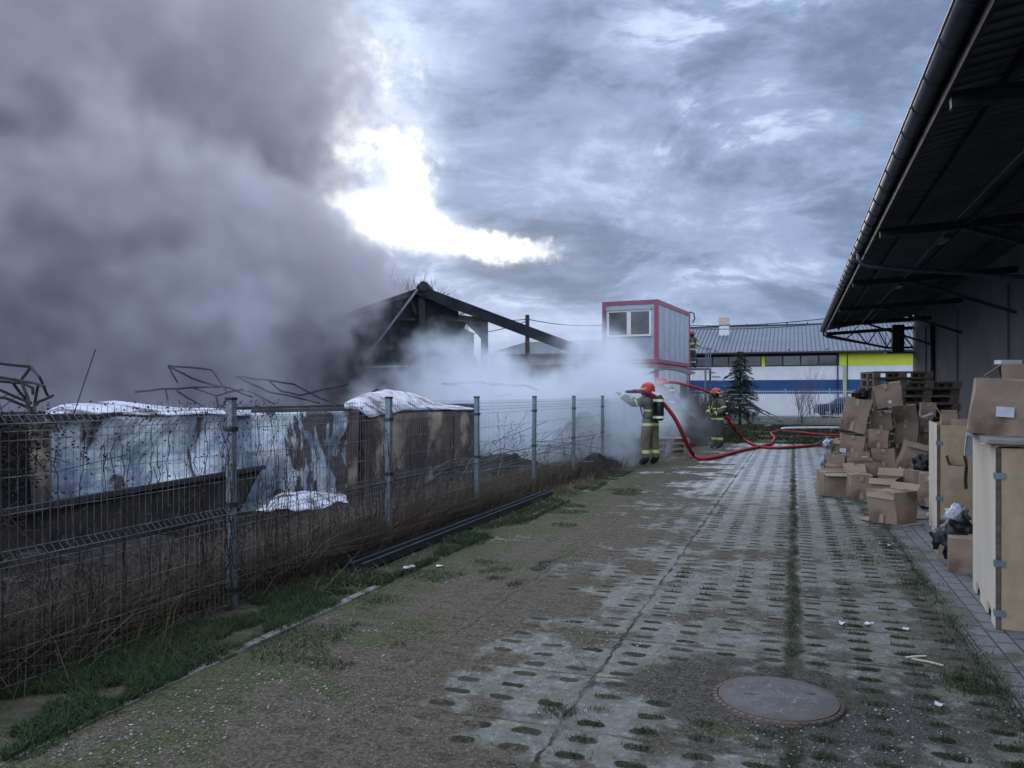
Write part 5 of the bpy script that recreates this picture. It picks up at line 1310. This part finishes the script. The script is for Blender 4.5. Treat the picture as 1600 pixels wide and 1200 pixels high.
    MB().tube([(hc.x, fy + .05, hc.z - .10), (hc.x, fy + .10, hc.z - .115)], .034, 10).tube([(hc.x + .02, fy + .09, hc.z - .12), (hc.x + .12, fy + .05, hc.z - .25), (hc.x + .16, fy - .05, hc.z - .33), (hc.x + .13, fy - .2, hc.z - .30)], .013, 6).build('regulator', M['black'], e, smooth=True)
    if pack:
        y0 = ly - .15; pk = MB().box((-.15, y0 - .05, 1.0), (.15, y0 - .01, 1.5)).build('pack_frame', M['black'], e, bevel=.015)
        MB().tube([(0, y0 - .13, 1.0), (0, y0 - .13, 1.04), (0, y0 - .13, 1.48), (0, y0 - .13, 1.54), (0, y0 - .13, 1.57)], [.05, .085, .085, .05, .03], 14).build('air_cylinder', M['black'], pk, smooth=True)
        for z in (1.05, 1.42): MB().tube([(0, y0 - .13, z), (0, y0 - .13, z + .055)], .088, 14).box((-.14, y0 - .056, z), (.14, y0 - .051, z + .055)).build('reflective_band', M['silverband'], pk)
        b_ = MB()
        for s_ in (-1, 1): b_.tube([(s_ * .10, y0 - .02, 1.50), (s_ * .12, ly - .02, 1.575), (s_ * .125, ly + .13, 1.45), (s_ * .13, ly + .17, 1.28), (s_ * .16, ly + .08, 1.10), (s_ * .15, y0, 1.06)], .018, 6)
        b_.tube([(.18 * math.cos(a), .145 * math.sin(a) + ly * .2, 1.06) for a in [2 * PI * j / 14 for j in range(15)]], .02, 6)
        b_.build('harness', M['black'], e, smooth=True)
        MB().tube([(.05, ly - .02, 1.56), (.06, ly + .13, 1.42), (.07, ly + .17, 1.22)], .010, 6).build('reflective_strap', M['lime'], e)
    return e
p1 = G(1016, 727)
person((p1.x, p1.y, .0), R(40), 'nearest firefighter in tan gear and red helmet aiming the hose over the fence', M['gear_tan'],
       {-1: ((-.40, .16, 1.36), (-.42, .48, 1.56)), 1: ((.12, .32, 1.34), (-.20, .46, 1.52))}, head=(-.03, .05),
       legs={-1: ((-.11, 0, .88), (-.14, .03, .5), (-.16, -.03, .13), (-.20, .14, .055)), 1: ((.11, 0, .88), (.13, .0, .5), (.14, -.05, .13), (.17, .12, .055))}).scale = (1.045,) * 3
p3 = G(1121, 701)
person((p3.x, p3.y, 0), R(112), 'right hand firefighter in dark gear by the spruce holding a red hose at the hip', M['gear_dark'],
       {-1: ((-.30, -.02, 1.17), (-.16, .22, 1.06)), 1: ((.30, .02, 1.18), (.14, .25, 1.10))}, head=(0, .05)).scale = (1.0,) * 3
p2 = at(1036, 617, 25.5)
person((p2.x, p2.y, .34), R(70), 'middle firefighter half hidden in smoke behind the nearest one', M['gear_dark'],
       {-1: ((-.30, .12, 1.24), (-.18, .42, 1.34)), 1: ((.30, .05, 1.22), (.22, .30, 1.30))}, head=(0, .05))
p4 = at(1080.5, 617, 38.9)
person((p4.x, p4.y, 2.945), R(200), 'distant firefighter in a red helmet standing on the landing behind the cabins', M['gear_dark'],
       {-1: ((-.28, .05, 1.20), (-.20, .28, 1.12)), 1: ((.28, .05, 1.20), (.2, .28, 1.12))}, head=(0, .03))
# what the middle firefighter stands on
o = MB().box((-.6, -.45, 0), (.6, .45, .335)).build('wooden_platform', M['char'], bevel=.03); o.location = (p2.x, p2.y, 0.0); tag(o, 'low charred block under the middle firefighter', 'block')

# ------------------------------------------------------------------ hoses
def spline(pts, k_=8):
    out = []; n = len(pts)
    for i in range(n - 1):
        a, b2, c2, d = pts[max(i - 1, 0)], pts[i], pts[i + 1], pts[min(i + 2, n - 1)]
        for j in range(k_):
            t = j / k_; out.append(.5 * ((2 * b2) + (c2 - a) * t + (2 * a - 5 * b2 + 4 * c2 - d) * t * t + (3 * b2 - a - 3 * c2 + d) * t ** 3))
    out.append(pts[-1]); return out
def hose(label, pts, r, m='hose_red', nozzle=None):
    pts = [q if isinstance(q, Vector) else at(*q) for q in pts]; 
    for q in pts: q.z = max(q.z, r + .008)
    o = MB().tube(spline(pts), r, 10).build('fire_hose', M[m], smooth=True); tag(o, label, 'hose', 'fire hoses')
    return o
gz = lambda px, py: G(px, py, .05)
hz = hose('red hose looping down from the nearest firefighter over the pallet', [(990, 611.5, 18.15), (1006, 612, 18.3), (1022, 619, 18.45), (1036, 630, 18.6), (1052, 650, 18.6), (1064, 672, 18.7), (1074, 695, 19.2), gz(1084, 711), gz(1096, 717), gz(1120, 714), gz(1155, 705), gz(1178, 700), gz(1192, 697), gz(1205, 693), gz(1210, 684), gz(1205, 677), gz(1216, 674)], .047)
nz = MB().tube([at(978, 612, 18.0), at(984, 612, 18.05), at(993, 611.5, 18.15)], [.026, .036, .044], 10).build('nozzle', M['black'], hz, smooth=True)
hose('red hose curving along the slabs from the right hand firefighter to the boxes', [at(1110, 648, 24.1), at(1126, 651, 24.2), (1140, 655, 24.5), (1148, 669, 24.8), gz(1160, 684), gz(1172, 692), gz(1188, 698), gz(1215, 700), gz(1250, 698), gz(1290, 695), gz(1330, 693)], .045)
hose('red hose in the air behind, from the middle firefighter to the right', [(1022, 602, 25.0), (1040, 598, 25.4), (1056, 598, 25.6), (1078, 603, 25.9), (1098, 609, 26.2), (1114, 617, 26.4), (1128, 634, 26.6), (1138, 655, 26.8), gz(1150, 676)], .045)
hose('short red hose running right from the divider below the white one', [gz(1222, 674.5), gz(1245, 675.5), gz(1270, 678), gz(1298, 680), gz(1340, 681)], .048)
hose('flat white hose running right from the divider', [gz(1222, 671.5), gz(1240, 670.5), gz(1280, 670), gz(1312, 670), gz(1360, 670)], .075, 'hose_white')
dv = MB().tube([gz(1212, 674), gz(1226, 673)], .09, 10).tube([gz(1216, 672), gz(1216, 672) + Vector((0, .1, .2))], .03, 6).build('hose_divider', M['black'], bevel=.01); tag(dv, 'black coupling joining the red and white hoses on the slabs', 'hose coupling')
o = MB().add(*crumple(G(1290, 690) + Vector((-.9, 0, .02)), G(1290, 690) + Vector((0, -.15, .02)), G(1290, 690) + Vector((0, .1, .02)), G(1290, 690) + Vector((-.9, .25, .02)), 12, 4, .02, 3, 4, (0, 0, 1))).build('plastic_sheet', M['bagwhite']); o.location = (-1.2, -3.2, 0)
tag(o, 'flat white plastic film on the wet slabs left of the heap', 'plastic film')

# ------------------------------------------------------------------ trees
def branch(mb, p, d, L, r, depth, rr, spread=.5, up=.15, kids=(3, 4)):
    pts = [p]; q = p.copy(); dd = d.copy(); n = 4
    for i in range(n):
        dd = (dd + Vector((rr.gauss(0, .10), rr.gauss(0, .10), rr.gauss(0, .06) + up * .25))).normalized(); q = q + dd * (L / n); pts.append(q.copy())
    mb.tube(pts, [r * (1 - .55 * i / n) for i in range(n + 1)], 5 if depth > 1 else 3, False)
    if depth == 0: return
    for k_ in range(rr.randint(*kids)):
        u = rr.uniform(.3, 1.0); i = min(n - 1, int(u * n)); b0 = pts[i].lerp(pts[i + 1], u * n - i)
        nd = (dd + Vector((rr.gauss(0, spread), rr.gauss(0, spread), rr.gauss(0, spread * .6) + up))).normalized()
        branch(mb, b0, nd, L * rr.uniform(.5, .75), r * .5, depth - 1, rr, spread, up, kids)
def bare_tree(px, Y, h, label, seed, m='bark', depth=4, name='bare_tree'):
    rr = random.Random(seed); c = at(px, 617, Y); e = empty(name, (c.x, c.y, 0), 0, label, 'tree', 'bare trees behind the burnt hall')
    MB().tube([(0, 0, 0), (.1, 0, h * .25), (0, .1, h * .5), (.1, 0, h * .8)], [h * .02, h * .016, h * .012, h * .006], 7).build('trunk', M[m], e)
    mb = MB()
    for k_ in range(16):
        z = h * rr.uniform(.30, .78); a = rr.uniform(0, 2 * PI); branch(mb, Vector((.05, .05, z)), Vector((math.cos(a) * .8, math.sin(a) * .8, .7)).normalized(), h * .30, h * .009, depth - 1, rr, .45, .2, (4, 6))
    mb.build('crown', M['twig'], e); return e
bare_tree(650, 62, 9.6, 'bare tree peeping over the peak of the burnt gable', 3)
bare_tree(612, 64, 8.9, 'bare tree left of the burnt gable peak', 4)
bare_tree(690, 66, 8.6, 'thin bare tree right of the burnt gable peak', 6)
# spruce
def spruce(px, Y, h, label, seed=2):
    rr = random.Random(seed); c = at(px, 617, Y); e = empty('spruce_tree', (c.x, c.y, 0), 0, label, 'tree')
    MB().tube([(0, 0, 0), (.02, 0, h * .5), (0, 0, h)], [h * .022, h * .014, .01], 7).build('trunk', M['bark'], e)
    mb = MB(); ndl = MB(); z = h * .16
    while z < h * .985:
        u = z / h; Lr = h * .36 * (1 - u) ** .75 * (1.0 if u > .22 else .95) + .10
        for k_ in range(7 if u < .8 else 5):
            a = rr.uniform(0, 2 * PI); L = Lr * rr.uniform(.55, 1.2); 
            if .12 < u < .26 and rr.random() < .3: L *= 1.5
            d = Vector((math.cos(a), math.sin(a), 0)); tip = Vector((0, 0, z)) + d * L + Vector((0, 0, -L * .22 + rr.uniform(-.05, .08)))
            mid = Vector((0, 0, z)) + d * L * .5 + Vector((0, 0, .02)); mb.tube([(0, 0, z), mid, tip], [.016, .011, .004], 3, False)
            sdv = d.cross(Vector((0, 0, 1)))
            nn = int(12 + L * 34)
            for i in range(nn):
                w_ = rr.uniform(.12, 1.0); p = Vector((0, 0, z)).lerp(mid, w_ * 2) if w_ < .5 else mid.lerp(tip, w_ * 2 - 1)
                wd = (.10 + .22 * (1 - w_)) * min(1, L) * 1.3; sgn = rr.choice((-1, 1))
                q = p + sdv * sgn * wd * rr.uniform(.3, 1) + d * rr.uniform(.02, .14) + Vector((0, 0, rr.uniform(-.11, .03)))
                n_ = (q - p).cross(Vector((rr.gauss(0, .4), rr.gauss(0, .4), 1))).normalized() * rr.uniform(.012, .030)
                ndl.quad(p - n_, p + n_, q + n_ * .3, q - n_ * .3)
        z += rr.uniform(.06, .11) * h / 4
    mb.build('branches', M['bark'], e); ndl.build('crown', M['needle'], e); return e
spruce(1156, 43.5, 4.05, 'small ragged spruce beside the right hand firefighter')
def shrub(px, Y, h, label, seed, n=10, m='twig', cat='shrub', sp=.5, name='bare_shrub', depth=2, r=.012):
    rr = random.Random(seed); c = at(px, 617, Y); mb = MB()
    for k_ in range(n):
        a = rr.uniform(0, 2 * PI); d = Vector((math.cos(a) * sp, math.sin(a) * sp, 1)).normalized()
        branch(mb, Vector((rr.uniform(-.15, .15), rr.uniform(-.15, .15), 0)), d, h * rr.uniform(.45, .7), r, depth, rr, .35, .25, (3, 5))
    o = mb.build(name, M[m]); o.location = (c.x, c.y, 0); return tag(o, label, cat, 'bare shrubs before the bar fence')
M['twig_red'] = mat('reddish_twigs', (.16, .09, .085), (.10, .06, .058), 3, .9, bs=0)
shrub(1252, 46, 2.6, 'bare twiggy shrub in front of the bar fence, left of two', 5, 9, r=.016)
shrub(1268, 47, 3.6, 'taller reddish shrub in front of the bar fence, right of the first', 7, 9, m='twig_red', sp=.25, r=.014)
shrub(1300, 46.5, 1.7, 'low thin shrub near the parked car', 9, 8, r=.012)
shrub(1140, 42.5, 1.6, 'dense dark low shrub at the foot of the spruce', 12, 26, m='bark', depth=3, sp=.9)
shrub(1172, 44.5, .9, 'small dark shrub right of the spruce foot', 13, 18, m='bark', depth=3, sp=1.1)
shrub(1085, 29.5, 1.9, 'brown bare hedge clump left of the right hand firefighter', 14, 34, m='twig', depth=3, sp=.8)
shrub(1062, 28.5, 2.0, 'dark bare hedge clump in the smoke behind the pallet', 15, 34, m='bark', depth=3, sp=.8)
shrub(1104, 31.5, 1.6, 'thin brown hedge clump nearest the right hand firefighter', 16, 26, m='twig', depth=3, sp=.8)

# ------------------------------------------------------------------ parked car behind the bar fence
c = at(1322, 617, 56.5); car = empty('parked_car', (c.x, c.y, .012), R(-12), 'dark blue car parked behind the bar fence at the box heap', 'car')
prof = [(-2.0, .35), (-2.05, .75), (-1.9, .95), (-1.0, 1.02), (-.35, 1.45), (1.0, 1.47), (1.7, 1.05), (2.05, .95), (2.1, .45), (1.9, .30), (-1.8, .30)]
vs = []; hw = .86
for s_ in (-1, 1): vs += [(x, s_ * (hw if z < 1.1 else hw * .80), z) for x, z in prof]
n = len(prof); MB().add(vs, [tuple(range(n))[::-1], tuple(range(n, 2 * n))] + [(i, (i + 1) % n, (i + 1) % n + n, i + n) for i in range(n)]).build('body', M['carpaint'], car, bevel=.06)
for s_ in (-1, 1):
    y = s_ * .80
    MB().add([(-.92, y, 1.07), (-.36, y - s_ * .09, 1.39), (.92, y - s_ * .09, 1.41), (1.45, y, 1.09), (-.92, y + s_ * .01, 1.07), (-.36, y - s_ * .08, 1.39), (.92, y - s_ * .08, 1.41), (1.45, y + s_ * .01, 1.09)], [(4, 5, 6, 7)]).build('side_window', M['glass_dark'], car)
    for x in (-1.35, 1.35):
        w_ = MB().tube([(x, y - s_ * .08, .33), (x, y + s_ * .08, .33)], .33, 20).build('wheel', M['rubber'], car); MB().tube([(x, y + s_ * .081, .33), (x, y + s_ * .09, .33)], .20, 14).build('rim', M['galv'], w_)
    MB().box((-2.07, s_ * .6 - .12, .68), (-2.02, s_ * .6 + .12, .80)).build('headlight', M['white'], car)
